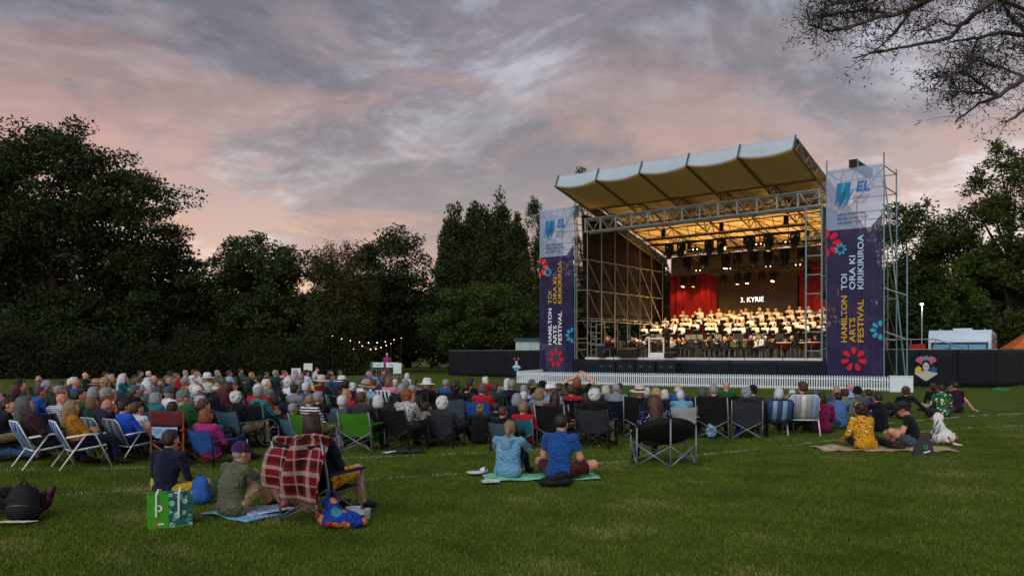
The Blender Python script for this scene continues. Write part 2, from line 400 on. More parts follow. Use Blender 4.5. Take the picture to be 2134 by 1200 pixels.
def body(p, h=0.02, fem=0, fat=1.0, hair=None):
    """p: joint dictionary. slots 0 skin 1 top 2 bottoms 3 shoes 4 eye 5 lip 6 forearm 7 shin"""
    A = lambda k: np.array(p[k], float)
    pel, che, nek, hd = A('pel'), A('che'), A('nek'), A('head')
    up = nek - pel; Q = rot_to(up); Q2 = rot_to(nek - che)
    f = fat; pr = [ell(pel, (.165 * f, .125 * f, .115), 1 if pel[2] < .2 else 2, None, .05), ell(pel * .55 + che * .45, (.145 * f, .112 * f, .15), 1, Q, .06),
                   ell(che, (.163 * (f * .5 + .5), .112 * f, .17), 1, Q2, .06), cap(che * .35 + nek * .65, nek, .085, .06, 1, .05)]
    if fem:
        fw = Q2[:, 1] * (1 if Q2[1, 1] > 0 else -1)
        for s_ in (-1, 1): pr.append(ell(che + Q2[:, 0] * .065 * s_ + fw * .075, (.06, .055, .06), 1, None, .05))
    if f > 1.12: pr.append(ell(pel * .7 + che * .3 + np.array((0, .07, 0)), (.15, .12, .13), 1, None, .06))
    for s_, sd_ in ((-1, 'L'), (1, 'R')):
        sh, el_, wr = A('sh' + sd_), A('el' + sd_), A('wr' + sd_); hp, kn, an, toe = A('hip' + sd_), A('kn' + sd_), A('an' + sd_), A('toe' + sd_)
        mid = che * .3 + nek * .7
        pr += [cap(mid, sh - np.array((0, 0, .012)), .066, .054, 1, .045), cap(sh - np.array((0, 0, .012)), sh * .45 + el_ * .55, .057 * (f * .5 + .5), .052, 1, .025), cap(sh * .45 + el_ * .55, el_, .046, .043, 8, .02), cap(el_, wr, .042, .030, 6, .02),
               cap(hp, hp * .35 + kn * .65, .088 * (f * .6 + .4), .073, 2, .03), cap(hp * .35 + kn * .65, kn, .070, .060, 9, .03), cap(kn, an, .058, .041, 7, .02), cap(an, an + (toe - an) * .25, .044, .046, 3, .02), cap(an * .7 + toe * .3 - np.array((0, 0, .012)), toe, .043, .034, 3, .02)]
    V, Fc, Fm = sdf_mesh(pr, h, noise=0.009, seed=int(fat * 100) + int(1000 * pel[2]))
    VV = [V]; FF = [Fc]; MM = [Fm]; off = len(V)
    Hv, Hf, Hm = HEADS[fem]; E = np.array(Euler(p.get('hr', (0, 0, 0))).to_matrix())
    VV.append(.93 * Hv @ E.T + hd); FF.append(Hf + off); MM.append(Hm); off += len(Hv)
    for s_, sd_ in ((-1, 'L'), (1, 'R')):
        el_, wr = A('el' + sd_), A('wr' + sd_); dy = (wr - el_) if ('hd' + sd_) not in p else A('hd' + sd_); dy = dy / np.linalg.norm(dy)
        nz = np.array(p.get('hn' + sd_, (0, 0, 1)), float); dx = np.cross(dy, nz); dx /= np.linalg.norm(dx) + 1e-9; nz = np.cross(dx, dy)
        v = HAND[0].copy(); ff = HAND[1].copy()
        if s_ > 0: v[:, 0] *= -1; ff = ff[:, ::-1]
        VV.append(v @ np.stack([dx, dy, nz], 0) + wr); FF.append(ff + off); MM.append(HAND[2]); off += len(v)
    me = fast('person', np.concatenate(VV), np.concatenate(FF), None, np.concatenate(MM))
    for i in range(10): me.materials.append(None)
    return dict(me=me, head=hd, hr=p.get('hr', (0, 0, 0)))

def pose(**kw):
    b = dict(pel=(0, -.04, .37), che=(0, -.12, .62), nek=(0, -.165, .785), head=(0, -.145, .905), shL=(-.175, -.145, .755), shR=(.175, -.145, .755),
             elL=(-.235, -.04, .53), elR=(.235, -.04, .53), wrL=(-.09, .17, .46), wrR=(.09, .17, .46), hipL=(-.09, -.02, .37), hipR=(.09, -.02, .37),
             knL=(-.13, .40, .42), knR=(.13, .40, .42), anL=(-.14, .46, .08), anR=(.14, .46, .08), toeL=(-.16, .64, .045), toeR=(.16, .64, .045))
    b.update(kw); return b
POSE = dict(
 lap=pose(), fold=pose(elL=(-.24, .0, .52), elR=(.24, .0, .52), wrL=(.06, .10, .57), wrR=(-.07, .12, .54), hdL=(1, .1, 0), hdR=(-1, .1, 0), hnL=(0, -1, 0), hnR=(0, -1, 0)),
 chin=pose(che=(0, -.08, .62), nek=(0, -.09, .785), head=(0, -.05, .90), elR=(.18, .13, .53), wrR=(.05, .07, .80), hdR=(-.3, -.1, 1), hnR=(0, 1, 0)),
 lean=pose(che=(0, -.02, .61), nek=(0, .03, .765), head=(0, .09, .875), shL=(-.175, .01, .74), shR=(.175, .01, .74), elL=(-.2, .17, .52), elR=(.2, .17, .52), wrL=(-.05, .33, .47), wrR=(.05, .33, .47)),
 recl=pose(pel=(0, .02, .36), che=(0, -.14, .58), nek=(0, -.23, .735), head=(0, -.225, .855), hr=(.12, 0, 0), shL=(-.175, -.2, .70), shR=(.175, -.2, .70), elL=(-.25, -.08, .49), elR=(.25, -.08, .49)),
 cross=pose(pel=(0, 0, .115), che=(0, .03, .39), nek=(0, .055, .575), head=(0, .10, .695), hr=(-.06, 0, 0), shL=(-.18, .05, .54), shR=(.18, .05, .54), elL=(-.24, .10, .29), elR=(.24, .10, .29), wrL=(-.13, .30, .21), wrR=(.13, .30, .21),
            hipL=(-.10, .02, .11), hipR=(.10, .02, .11), knL=(-.36, .27, .19), knR=(.36, .27, .19), anL=(.10, .40, .07), anR=(-.10, .36, .07), toeL=(.22, .44, .045), toeR=(-.22, .40, .045)),
 knees=pose(pel=(0, 0, .12), che=(0, .02, .39), nek=(0, .07, .575), head=(0, .125, .69), hr=(-.06, 0, 0), shL=(-.18, .06, .54), shR=(.18, .06, .54), elL=(-.24, .22, .40), elR=(.24, .22, .40), wrL=(-.06, .42, .40), wrR=(.06, .42, .40),
            hipL=(-.09, .02, .12), hipR=(.09, .02, .12), knL=(-.12, .38, .42), knR=(.12, .38, .42), anL=(-.13, .60, .07), anR=(.13, .60, .07), toeL=(-.14, .79, .04), toeR=(.14, .79, .04)),
 prop=pose(pel=(0, 0, .12), che=(0, -.05, .39), nek=(0, -.08, .575), head=(0, -.06, .70), shL=(-.18, -.08, .54), shR=(.18, -.08, .54), elL=(-.24, .02, .30), elR=(.36, -.24, .30), wrL=(-.12, .22, .24), wrR=(.50, -.34, .05), hdR=(.4, -.9, -.15),
            hipL=(-.09, .02, .12), hipR=(.09, .02, .12), knL=(-.16, .36, .36), knR=(.13, .42, .30), anL=(-.15, .58, .07), anR=(.13, .70, .07), toeL=(-.16, .77, .04), toeR=(.15, .88, .05)),
 sing=pose(pel=(0, 0, .93), che=(0, -.01, 1.22), nek=(0, -.01, 1.42), head=(0, .02, 1.56), shL=(-.185, -.01, 1.375), shR=(.185, -.01, 1.375), elL=(-.25, .05, 1.12), elR=(.25, .05, 1.12), wrL=(-.12, .27, 1.20), wrR=(.12, .27, 1.20), hnL=(-.7, 0, -.7), hnR=(.7, 0, -.7),
            hipL=(-.09, 0, .92), hipR=(.09, 0, .92), knL=(-.10, .02, .50), knR=(.10, .02, .50), anL=(-.11, -.01, .08), anR=(.11, -.01, .08), toeL=(-.13, .15, .04), toeR=(.13, .15, .04)),
 stand=pose(pel=(0, 0, .93), che=(0, -.01, 1.22), nek=(0, -.01, 1.42), head=(0, .02, 1.56), shL=(-.185, -.01, 1.375), shR=(.185, -.01, 1.375), elL=(-.25, -.01, 1.10), elR=(.25, -.01, 1.10), wrL=(-.25, .06, .87), wrR=(.25, .06, .87),
            hipL=(-.09, 0, .92), hipR=(.09, 0, .92), knL=(-.10, .02, .50), knR=(.10, .02, .50), anL=(-.11, -.01, .08), anR=(.11, -.01, .08), toeL=(-.13, .15, .04), toeR=(.13, .15, .04)),
 conduct=pose(pel=(0, 0, .93), che=(0, -.01, 1.22), nek=(0, .02, 1.42), head=(0, .07, 1.55), hr=(-.12, 0, 0), shL=(-.185, 0, 1.375), shR=(.185, 0, 1.375), elL=(-.30, .16, 1.22), elR=(.32, .14, 1.25), wrL=(-.24, .38, 1.30), wrR=(.26, .36, 1.42),
            hipL=(-.09, 0, .92), hipR=(.09, 0, .92), knL=(-.12, .02, .50), knR=(.12, .02, .50), anL=(-.13, -.01, .08), anR=(.13, -.01, .08), toeL=(-.15, .15, .04), toeR=(.15, .15, .04)),
 play=pose(pel=(0, -.02, .50), che=(0, -.04, .76), nek=(0, -.03, .945), head=(0, .02, 1.07), shL=(-.18, -.03, .90), shR=(.18, -.03, .90), elL=(-.27, .10, .72), elR=(.27, .10, .72), wrL=(-.06, .32, .84), wrR=(.06, .30, .92), hnL=(-1, 0, 0), hnR=(1, 0, 0),
            hipL=(-.09, 0, .50), hipR=(.09, 0, .50), knL=(-.15, .42, .50), knR=(.15, .42, .50), anL=(-.15, .42, .08), anR=(.15, .42, .08), toeL=(-.17, .60, .045), toeR=(.17, .60, .045)),
 sit=pose(pel=(0, -.02, .50), che=(0, -.05, .76), nek=(0, -.05, .945), head=(0, -.02, 1.075), shL=(-.18, -.05, .90), shR=(.18, -.05, .90), elL=(-.24, .0, .68), elR=(.24, .0, .68), wrL=(-.06, .24, .60), wrR=(.06, .26, .60),
            hipL=(-.09, 0, .50), hipR=(.09, 0, .50), knL=(-.14, .42, .50), knR=(.14, .42, .50), anL=(-.14, .42, .08), anR=(.14, .42, .08), toeL=(-.16, .60, .045), toeR=(.16, .60, .045)),
 photo=pose(elL=(-.30, .0, .93), elR=(.30, .0, .93), wrL=(-.10, .14, 1.02), wrR=(.10, .14, 1.02), hdL=(0.5, .2, 1), hdR=(-.5, .2, 1)),
 phone=pose(pel=(0, 0, .115), che=(0, .05, .39), nek=(0, .11, .57), head=(0, .18, .68), hr=(-.45, 0, 0), shL=(-.18, .09, .54), shR=(.18, .09, .54), elL=(-.26, .17, .32), elR=(.26, .17, .32), wrL=(-.07, .36, .31), wrR=(.07, .36, .31),
            hipL=(-.10, .02, .11), hipR=(.10, .02, .11), knL=(-.30, .34, .32), knR=(.36, .27, .19), anL=(.02, .44, .08), anR=(-.10, .36, .07), toeL=(.15, .52, .045), toeR=(-.22, .40, .045)),
 sidesit=pose(pel=(0, 0, .125), che=(-.02, .03, .37), nek=(-.03, .06, .545), head=(-.02, .11, .665), shL=(-.20, .05, .51), shR=(.15, .05, .51), elL=(-.27, .10, .27), elR=(.24, .12, .28), wrL=(-.16, .30, .2), wrR=(.20, .32, .2),
            hipL=(-.10, .02, .12), hipR=(.10, .02, .12), knL=(.02, .40, .16), knR=(.42, .22, .16), anL=(.38, .46, .07), anR=(.50, -.10, .08), toeL=(.52, .50, .045), toeR=(.62, -.20, .045)),
)
lowp = {k: (v if k in ('hr', 'hdL', 'hdR', 'hnL', 'hnR') else (v[0], v[1], v[2] - .17)) for k, v in POSE['lap'].items()}
for k_, b_, hz in (('lapL', 'lap', .55), ('lapR', 'lap', -.45), ('foldL', 'fold', .4), ('leanR', 'lean', -.5), ('reclL', 'recl', .35)): POSE[k_] = dict(POSE[b_], hr=(.05, .10 * (1 if hz > 0 else -1), hz))
lowp.update(knL=(-.13, .42, .36), knR=(.13, .42, .36), anL=(-.14, .64, .08), anR=(.14, .64, .08), toeL=(-.16, .80, .06), toeR=(.16, .80, .06)); POSE['low'] = lowp
PROTO = {}
def proto(ps, fem=0, fat=1.0, h=0.021):
    k = (ps, fem, fat, h)
    if k not in PROTO: PROTO[k] = body(POSE[ps], h, fem, fat)
    return PROTO[k]

# hair, local to the skull centre
def hair_mesh(kind):
    sk = [ell((0, -.026, .045), (.085, .094, .091), 0), ell((0, -.045, .0), (.084, .078, .075), 0, k=.02)]
    h = .011; nz = .006
    if kind == 'short': pr = sk + [ell((0, .045, .095), (.055, .045, .034), 0)]
    elif kind == 'crop': pr = [ell((0, -.018, .042), (.0805, .096, .0875), 0), ell((0, -.04, .01), (.079, .073, .072), 0, k=.02)]; nz = .001
    elif kind == 'bob': pr = sk + [ell((0, .04, .095), (.06, .045, .036), 0), ell((0, -.052, -.045), (.092, .062, .085), 0, k=.03), ell((-.078, -.005, -.04), (.022, .05, .085), 0), ell((.078, -.005, -.04), (.022, .05, .085), 0)]
    elif kind == 'long': pr = sk + [ell((0, .04, .095), (.06, .045, .036), 0), cap((0, -.06, -.02), (0, -.115, -.30), .088, .055, 0, .03), ell((-.078, -.005, -.05), (.022, .05, .10), 0), ell((.078, -.005, -.05), (.022, .05, .10), 0)]; nz = .005
    elif kind == 'bun': pr = sk + [ell((0, .04, .092), (.055, .045, .034), 0), ell((0, -.115, .085), (.045, .042, .042), 0, k=.01)]
    elif kind == 'pony': pr = sk + [ell((0, .04, .092), (.055, .045, .034), 0), cap((0, -.115, .03), (.01, -.16, -.04), .03, .034, 0, .01), cap((.01, -.16, -.04), (.015, -.15, -.19), .034, .012, 0, .01)]
    elif kind == 'curly':
        g = np.random.default_rng(3); pr = [ell((0, -.03, .045), (.095, .10, .098), 0), ell((0, -.05, -.02), (.096, .08, .085), 0, k=.02)]
        for i in range(46):
            q = g.normal(size=3); q /= np.linalg.norm(q)
            if q[1] > .45 and q[2] < .5: continue
            pr.append(ell(np.array((0, -.035, .03)) + q * np.array((.098, .098, .10)), (.024,) * 3, 0, k=.008))
        nz = .004
    elif kind == 'fringe': pr = [ell((0, -.03, -.002), (.0845, .090, .048), 0), ell((0, -.05, -.02), (.08, .068, .06), 0, k=.02)]
    V, Fc, Fm = sdf_mesh(pr, h, nz, 5); return fast('hair', V, Fc)
HAIR = {k: hair_mesh(k) for k in ('short', 'crop', 'bob', 'long', 'bun', 'pony', 'curly', 'fringe')}
for m_ in HAIR.values(): m_.materials.append(None)
def hat_mesh(kind):
    b = MB()
    if kind == 'brim':      # sun hat / panama: round crown with wide brim and a band (slot 1)
        b.lathe([(.0, .165), (.05, .17), (.082, .15), (.094, .10), (.099, .075)], 24, sy=1.18)
        b.lathe([(.0995, .075), (.101, .045)], 24, m=1, sy=1.18); b.lathe([(.101, .045), (.14, .035), (.185, .028), (.19, .024), (.14, .028), (.10, .036)], 24, sy=1.15)
    elif kind == 'wide':
        b.lathe([(.0, .150), (.06, .152), (.088, .135), (.098, .085), (.100, .06)], 24, sy=1.18); b.lathe([(.1005, .06), (.102, .035)], 24, m=1, sy=1.18)
        b.lathe([(.102, .035), (.15, .036), (.20, .050), (.215, .054), (.205, .046), (.15, .030), (.10, .028)], 28, sy=1.12)
    elif kind == 'cap':
        b.lathe([(.0, .145), (.035, .142), (.068, .122), (.088, .085), (.094, .045), (.093, .025)], 22, sy=1.15, c=(0, -.01, 0)); b.lathe([(0.0, .151), (.008, .149), (.009, .144)], 8, c=(0, -.01, 0))
        b.grid(lambda u, v: ((u - .5) * .15 * (1 - .25 * v * v), .088 + v * .085 * (1 - .5 * (2 * u - 1) ** 2) - .03 * (2 * u - 1) ** 2 * (1 - v), .036 - .018 * v - .02 * (2 * u - 1) ** 2), 8, 4, m=1)
    elif kind == 'beanie':
        b.lathe([(.0, .155), (.04, .15), (.078, .12), (.094, .07), (.098, .03)], 22, sy=1.14, c=(0, -.015, 0)); b.lathe([(.098, .03), (.104, .03), (.105, -.012), (.099, -.014)], 22, m=1, sy=1.14, c=(0, -.015, 0))
    me = b.mesh('hat', [None, None], True); return me
HATS = {k: hat_mesh(k) for k in ('brim', 'wide', 'cap', 'beanie')}

def setm(o, mats):
    for i, m in enumerate(mats):
        sl = o.material_slots[i]; sl.link = 'OBJECT'; sl.material = m
def person(pr, loc, rz, hair, hc, top, bot='black', sleeve=True, legs=True, skin=0, scale=1.0, hat=None, hatc=None, bandc='black', shoe=None, label=None, group=None, name='person', forearm=None):
    o = bpy.data.objects.new(name, pr['me']); o.location = loc; o.rotation_euler = (0, 0, rz); o.scale = (scale,) * 3
    sk = SKIN[skin]; tm = cloth(top); bm_ = cloth(bot)
    setm(o, [sk, tm, bm_, shoe or M_SHOE, M_EYE, M_LIP, tm if sleeve else sk, bm_ if legs else sk, tm if sleeve else sk, bm_ if legs else sk]); link(o)
    tag(o, label, 'person', group)
    if hair and not (hat and hair == 'curly'):
        h = bpy.data.objects.new('hair', HAIR[hair]); h.location = pr['head']; h.rotation_euler = pr['hr']; q_ = .84 if hat else .93; h.scale = (q_ * random.uniform(.96, 1.06), q_ * random.uniform(.96, 1.06), q_ * random.uniform(.95, 1.08)); link(h, o); setm(h, [hairm(hc)])
    if hat:
        h = bpy.data.objects.new('hat', HATS[hat]); h.location = pr['head']; h.rotation_euler = pr['hr']; h.scale = (.97,) * 3; link(h, o)
        hm = cloth(hatc); setm(h, [hm, cloth(bandc) if bandc else hm])
    return o
def face_to(loc, tgt):
    return math.atan2(-(tgt[0] - loc[0]), tgt[1] - loc[1])
# ------------------------------------------------------------------ shared bar
_cy = MB().tube([(0, 0, 0), (0, 0, 1)], 1.0, 8); BARS = {}
def bar(parent, name, p, q, r, m):
    if m.name not in BARS: BARS[m.name] = _cy.mesh('bar', m, True)
    p = Vector(p); q = Vector(q); o = bpy.data.objects.new(name, BARS[m.name]); o.location = p
    o.rotation_mode = 'QUATERNION'; o.rotation_quaternion = Vector((0, 0, 1)).rotation_difference((q - p).normalized()); o.scale = (r, r, (q - p).length)
    return link(o, parent)
# ------------------------------------------------------------------ ground
def m_grass():
    m = bpy.data.materials.new('lawn'); m.use_nodes = True; t = NT(m.node_tree); b = t.n['Principled BSDF']
    tcn = t.new('ShaderNodeTexCoord'); v = tcn.outputs['Object']
    mp = t.new('ShaderNodeMapping'); t.link(v, mp.inputs[0]); mp.inputs['Scale'].default_value = (1, 1, 1)
    a = t.noise(v, 0.35, 4, 0.6); c = t.noise(v, 2.6, 6, 0.65, 0.4); e = t.noise(v, 26, 4, 0.7)
    c1 = t.ramp(c, [(0.30, (.050, .082, .006)), (0.50, (.086, .126, .010)), (0.72, (.135, .172, .018))])
    dry = t.math('MULTIPLY', t.ramp(t.noise(v, 1.1, 6, 0.7), [(0.60, 0.0), (0.72, 1.0)]), 0.5)
    c2 = t.mix(dry, c1, (.20, .18, .06)); c3 = t.mix(t.math('MULTIPLY', t.ramp(e, [(0.35, 1.0), (0.6, 0.0)]), .55), c2, (.034, .052, .008))
    c3 = t.mix(t.math('MULTIPLY', t.ramp(t.noise(v, .55, 5, .65, .6), [(0.50, 0.0), (0.66, 1.0)]), .45), c3, (.028, .055, .004)); c4 = t.mix(t.math('MULTIPLY', t.ramp(a, [(0.4, 0.0), (0.65, 1.0)]), .35), c3, (.070, .105, .012))
    t.link(c4, b.inputs['Base Color']); b.inputs['Roughness'].default_value = .9; b.inputs['Specular IOR Level'].default_value = .1
    bn = t.new('ShaderNodeBump'); bn.inputs['Strength'].default_value = .7; bn.inputs['Distance'].default_value = .04
    t.link(e, bn.inputs['Height']); t.link(bn.outputs[0], b.inputs['Normal']); return m
g = MB().grid(lambda u, v: (-400 + 800 * u, -60 + 860 * v, 0), 20, 20).build('ground', m_grass()); tag(g, kind='structure')
def blade_mesh(name, pts, hgt, wid, mats, mi, seed):
    gr = np.random.default_rng(seed); N = len(pts); an = gr.uniform(0, 6.283, N); ln = gr.uniform(0, 6.283, N); H = hgt * gr.uniform(.45, 1.15, N); L = H * gr.uniform(.1, .8, N)
    base = np.stack([pts[:, 0], pts[:, 1], np.zeros(N)], 1); sd_ = np.stack([np.cos(an), np.sin(an), np.zeros(N)], 1) * (wid * gr.uniform(.6, 1.3, N) / 2)[:, None]
    tip = base + np.stack([np.cos(ln) * L, np.sin(ln) * L, H], 1); V = np.empty((N, 3, 3)); V[:, 0] = base - sd_; V[:, 1] = base + sd_; V[:, 2] = tip
    return fast(name, V.reshape(-1, 3), np.arange(3 * N).reshape(-1, 3), mats, mi if mi is not None else gr.integers(0, len(mats), N), False)
GM = [mat('grass_blade_%d' % i, c, .8, .2, 1.5, spec=.15, coord='Object') for i, c in enumerate(((.082, .124, .009), (.116, .158, .014), (.050, .084, .006), (.185, .185, .055)))]
gr = np.random.default_rng(5)
Ys = 5.2 + (19 - 5.2) * gr.random(420000) ** 1.0; Xs = (gr.random(len(Ys)) * 1.42 - .71) * Ys
mi = gr.choice(4, len(Ys), p=[.4, .28, .26, .06])
pt = np.sin(Xs * 1.3 + .5 * np.sin(Ys * 2.1)) + np.sin(Ys * 4.3 + Xs * .7) + np.sin(Xs * 3.7 - Ys * 1.9) + .6 * np.sin(Xs * 9.1 + Ys * 7.7)
mi[(pt + gr.normal(0, .45, len(Ys))) > 2.0] = 3; mi[(pt + gr.normal(0, .5, len(Ys))) < -1.6] = 2
o = link(bpy.data.objects.new('grass', blade_mesh('grass', np.stack([Xs, Ys], 1), .027, .010, GM, mi, 6))); tag(o, 'short mown grass blades across the near lawn', 'grass', kind='stuff')
# worn painted lines, white-coated blades following the two old track lines
LNS = [[(60, 1036), (290, 1021), (720, 1002), (1019, 984), (1333, 960), (1517, 943), (1700, 922), (2001, 893), (2134, 887)],
       [(13, 981), (297, 975), (725, 955), (1013, 944), (1307, 927), (1500, 912), (1786, 887), (2025, 867), (2134, 862)]]
M_LINE = mat('line_paint', '93a08a', .9, .25, 9)
for q, L in enumerate(LNS):
    pts = []
    for (a, b_), (c, d_) in zip(L, L[1:]):
        p0, p1 = G(a, b_), G(c, d_); kk = int((p1 - p0).length * 190)
        for i in range(kk):
            t_ = gr.random(); p = p0.lerp(p1, t_)
            if math.sin(p.x * 2.3 + q) + math.sin(p.x * 5.1) + math.sin(p.x * 11.7 + 2 * q) + gr.normal(0, .9) > -.1: pts.append((p.x + gr.normal(0, .02), p.y + gr.normal(0, .022)))
    o = link(bpy.data.objects.new('painted_line', blade_mesh('painted_line', np.array(pts), .036, .011, [M_LINE], None, 9 + q)))
    tag(o, ['worn white painted line on the grass nearest the viewer', 'worn white painted line on the grass along the back of the seated crowd'][q], 'line', kind='stuff')

# ------------------------------------------------------------------ stage frame of reference
SA = math.atan2(.625, .781); SO = Vector((1.72, 48.9, 0))
def SW(u, v, h=0.0): return SO + Vector((math.cos(SA) * u + math.sin(SA) * v, -math.sin(SA) * u + math.cos(SA) * v, h))
def sthing(name, label, cat, group=None, at=(0, 0, 0)):
    return empty(name, SW(*at), -SA, label, cat, group)
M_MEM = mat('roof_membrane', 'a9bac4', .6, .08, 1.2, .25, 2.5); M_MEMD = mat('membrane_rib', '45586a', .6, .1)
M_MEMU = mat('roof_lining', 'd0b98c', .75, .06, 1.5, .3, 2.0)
M_DECK = mat('stage_deck', '23211f', .6, .2, 3); M_EDGE = mat('deck_edge', 'd3d6d3', .4, .08, 2, metal=.2)
M_SKIRT = mat('stage_skirt_cloth', '0d1723', .85, .25, 2, .4, 5); M_RAFT = mat('roof_steel', '6b5a44', .5, .2, 4, metal=.2)
st = sthing('concert_stage', 'roofed festival stage with curved pale membrane canopy and raised black deck', 'stage')
DH = 1.44
MB().box((10.2, 5.4, DH - .06), (13.7, 10.8, .12)).build('deck', M_DECK, st)
for i in range(7):
    w = 13.7 / 7; MB().box((3.36 + w * (i + .5), -.035, DH - .06), (w - .05, .06, .13)).build('deck_edge', M_EDGE, st)
for i in range(6):
    w = 14.7 / 6; u0 = 2.55 + w * i
    MB().grid(lambda u, v, u0=u0: (u0 + w * u, -.14 - .035 * math.sin((u0 + w * u) * 6 + math.sin(v * 3 + u0)) * (1 - .6 * v) - .02 * math.sin(v * 9 + u * 4), .03 + (DH - .15) * v), 16, 6).build('skirt_panel', M_SKIRT, st, True, thick=.01)
for s_ in (3.36, 17.05):
    MB().grid(lambda u, v, s_=s_: (s_, 10.7 * u, .03 + (DH - .15) * v), 8, 2).build('skirt_panel', M_SKIRT, st, thick=.01)
# roof
RU0, RU1 = 3.2, 16.6; NB = 5; BW = (RU1 - RU0) / NB
roof = MB()
def top_h(v): return 11.67 - .245 * (v + 2.35)
def bot_h(v): return 11.10 - .255 * (v + 2.8)
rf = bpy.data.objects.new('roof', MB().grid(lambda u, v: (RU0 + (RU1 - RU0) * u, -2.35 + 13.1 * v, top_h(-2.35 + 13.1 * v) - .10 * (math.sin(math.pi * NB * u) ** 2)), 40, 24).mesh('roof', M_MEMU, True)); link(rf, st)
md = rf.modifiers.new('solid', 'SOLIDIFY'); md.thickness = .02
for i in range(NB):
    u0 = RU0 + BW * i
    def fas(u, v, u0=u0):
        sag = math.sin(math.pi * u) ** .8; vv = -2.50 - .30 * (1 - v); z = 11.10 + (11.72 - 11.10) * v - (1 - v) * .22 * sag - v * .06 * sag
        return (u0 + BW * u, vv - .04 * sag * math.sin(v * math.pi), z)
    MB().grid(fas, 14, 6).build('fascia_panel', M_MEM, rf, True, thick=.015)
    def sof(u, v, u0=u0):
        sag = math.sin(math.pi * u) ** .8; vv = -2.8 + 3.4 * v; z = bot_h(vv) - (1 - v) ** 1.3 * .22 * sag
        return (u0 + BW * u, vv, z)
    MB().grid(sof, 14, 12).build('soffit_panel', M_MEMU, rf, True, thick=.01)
for i in range(NB + 1):
    u = RU0 + BW * i
    MB().slab([(u - .04, -2.51, 11.76), (u + .04, -2.51, 11.76), (u + .04, -2.84, 11.06), (u - .04, -2.84, 11.06)], (0, -.03, 0)).build('fascia_strap', M_MEMD, rf)
    bar(rf, 'rafter_chord', (u, -2.8, bot_h(-2.8) - .05), (u, 10.7, bot_h(10.7) - .05), .042, M_RAFT)
    bar(rf, 'rafter_chord', (u, -2.3, top_h(-2.3) - .07), (u, 10.7, top_h(10.7) - .07), .05, M_GALV if i == NB else M_RAFT)
    for j in range(10):
        v0 = -2.6 + 1.33 * j; v1 = v0 + .665; v2 = v0 + 1.33
        mm = M_GALV if i == NB else M_RAFT
        bar(rf, 'rafter_brace', (u, v0, bot_h(v0) - .05), (u, v1, top_h(v1) - .07), .028, mm); bar(rf, 'rafter_brace', (u, v1, top_h(v1) - .07), (u, v2, bot_h(v2) - .05), .028, mm)
for j, v in enumerate((.6, 1.9, 3.2, 4.5, 5.8, 7.1, 8.4, 9.7)):
    bar(rf, 'purlin', (RU0, v, top_h(v) - .16), (RU1, v, top_h(v) - .16), .035, M_RAFT)
for v in (.6, 3.2, 5.8, 8.4):
    for i in range(NB):
        u0 = RU0 + BW * i; uc = u0 + BW / 2
        bar(rf, 'purlin', (u0, v, bot_h(v) - .05), (u0 + BW, v, bot_h(v) - .05), .03, M_RAFT)
        for du in (0, .42, 1): bar(rf, 'roof_strut', (uc, v, bot_h(v) - .1), (u0 + BW * du, v, top_h(v) - .12), .022, M_RAFT)
        if v < 8: bar(rf, 'roof_strut', (u0, v, bot_h(v) - .05), (u0 + BW, v + 2.6, bot_h(v + 2.6) - .05), .02, M_RAFT)
MB().grid(lambda u, v: (RU0 - .08, .6 + 10.1 * u, bot_h(.6 + 10.1 * u) - .06 + (.62 + .0 * u) * v), 20, 2).build('side_flap', M_MEMD, rf, True, thick=.008)
# front truss
ft = bpy.data.objects.new('front_truss', None); link(ft, st)
for v in (-.05, .55):
    bar(ft, 'chord', (3.3, v, 9.58), (16.95, v, 9.58), .065, M_GALV); bar(ft, 'chord', (3.3, v, 8.82), (16.95, v, 8.82), .065, M_GALV)
nb = 13
for i in range(nb + 1):
    u = 3.4 + 13.5 * i / nb
    MB().box((u, -.05, 9.2), (.10, .08, .72)).build('truss_post', M_GALV, ft)
    if i < nb:
        du = 13.5 / nb; s_ = i % 2
        for v in (-.05,):
            MB().tube([(u + .06, v, 9.52), (u + du / 2, v, 8.86), (u + du - .06, v, 9.52)], .045, 6).build('truss_brace', M_GALV, ft)
        bar(ft, 'truss_tie', (u, -.05, 9.58), (u + du, .55, 9.58), .025, M_GALV); bar(ft, 'truss_tie', (u, -.05, 8.82), (u + du, .55, 8.82), .025, M_GALV)
# scaffold legs of the side walls
M_DULL = mat('dull_scaffold_tube', '7d7a72', .6, .25, 3, metal=.2)
def wall_scaffold(u, name, sgn, M_GALV=M_DULL):
    w = bpy.data.objects.new(name, None); link(w, st)
    vs = [0, 1.55, 3.1, 4.65, 6.2, 7.75, 9.3]
    for v in vs:
        for k in (0, .75):
            bar(w, 'standard', (u + k * sgn, v, .0), (u + k * sgn, v, min(9.6, bot_h(v) - .15)), .034, M_GALV)
        for h in (DH + .45, DH + 1.1, 3.6, 5.4, 7.2): bar(w, 'transom', (u, v, h), (u + .75 * sgn, v, h), .026, M_GALV)
    for h in (3.6, 5.4, 7.2, 8.3):
        if h < 8: bar(w, 'ledger', (u, 0, h), (u, 9.3, h), .028, M_GALV)
    for i in range(6):
        for h0, h1 in ((5.4, 7.2), (3.6, 5.4), (1.5, 3.6)):
            if h0 > 2 or i < 3: bar(w, 'diagonal_brace', (u, vs[i], h1), (u, vs[i + 1], h0), .024, M_GALV)
    for h in (DH + .05, 2.2, 2.9): bar(w, 'ledger', (u, 0, h), (u, 1.55, h), .026, M_GALV)
    for v0 in (.15, 1.7):   # stair frames
        for h in np.arange(1.6, 3.3, .55): bar(w, 'rung', (u + .1, v0, h), (u + .1, v0 + .6, h), .024, M_GALV)
    return w
wall_scaffold(3.5, 'side_scaffold', -1); wall_scaffold(17.0, 'side_scaffold', 1)
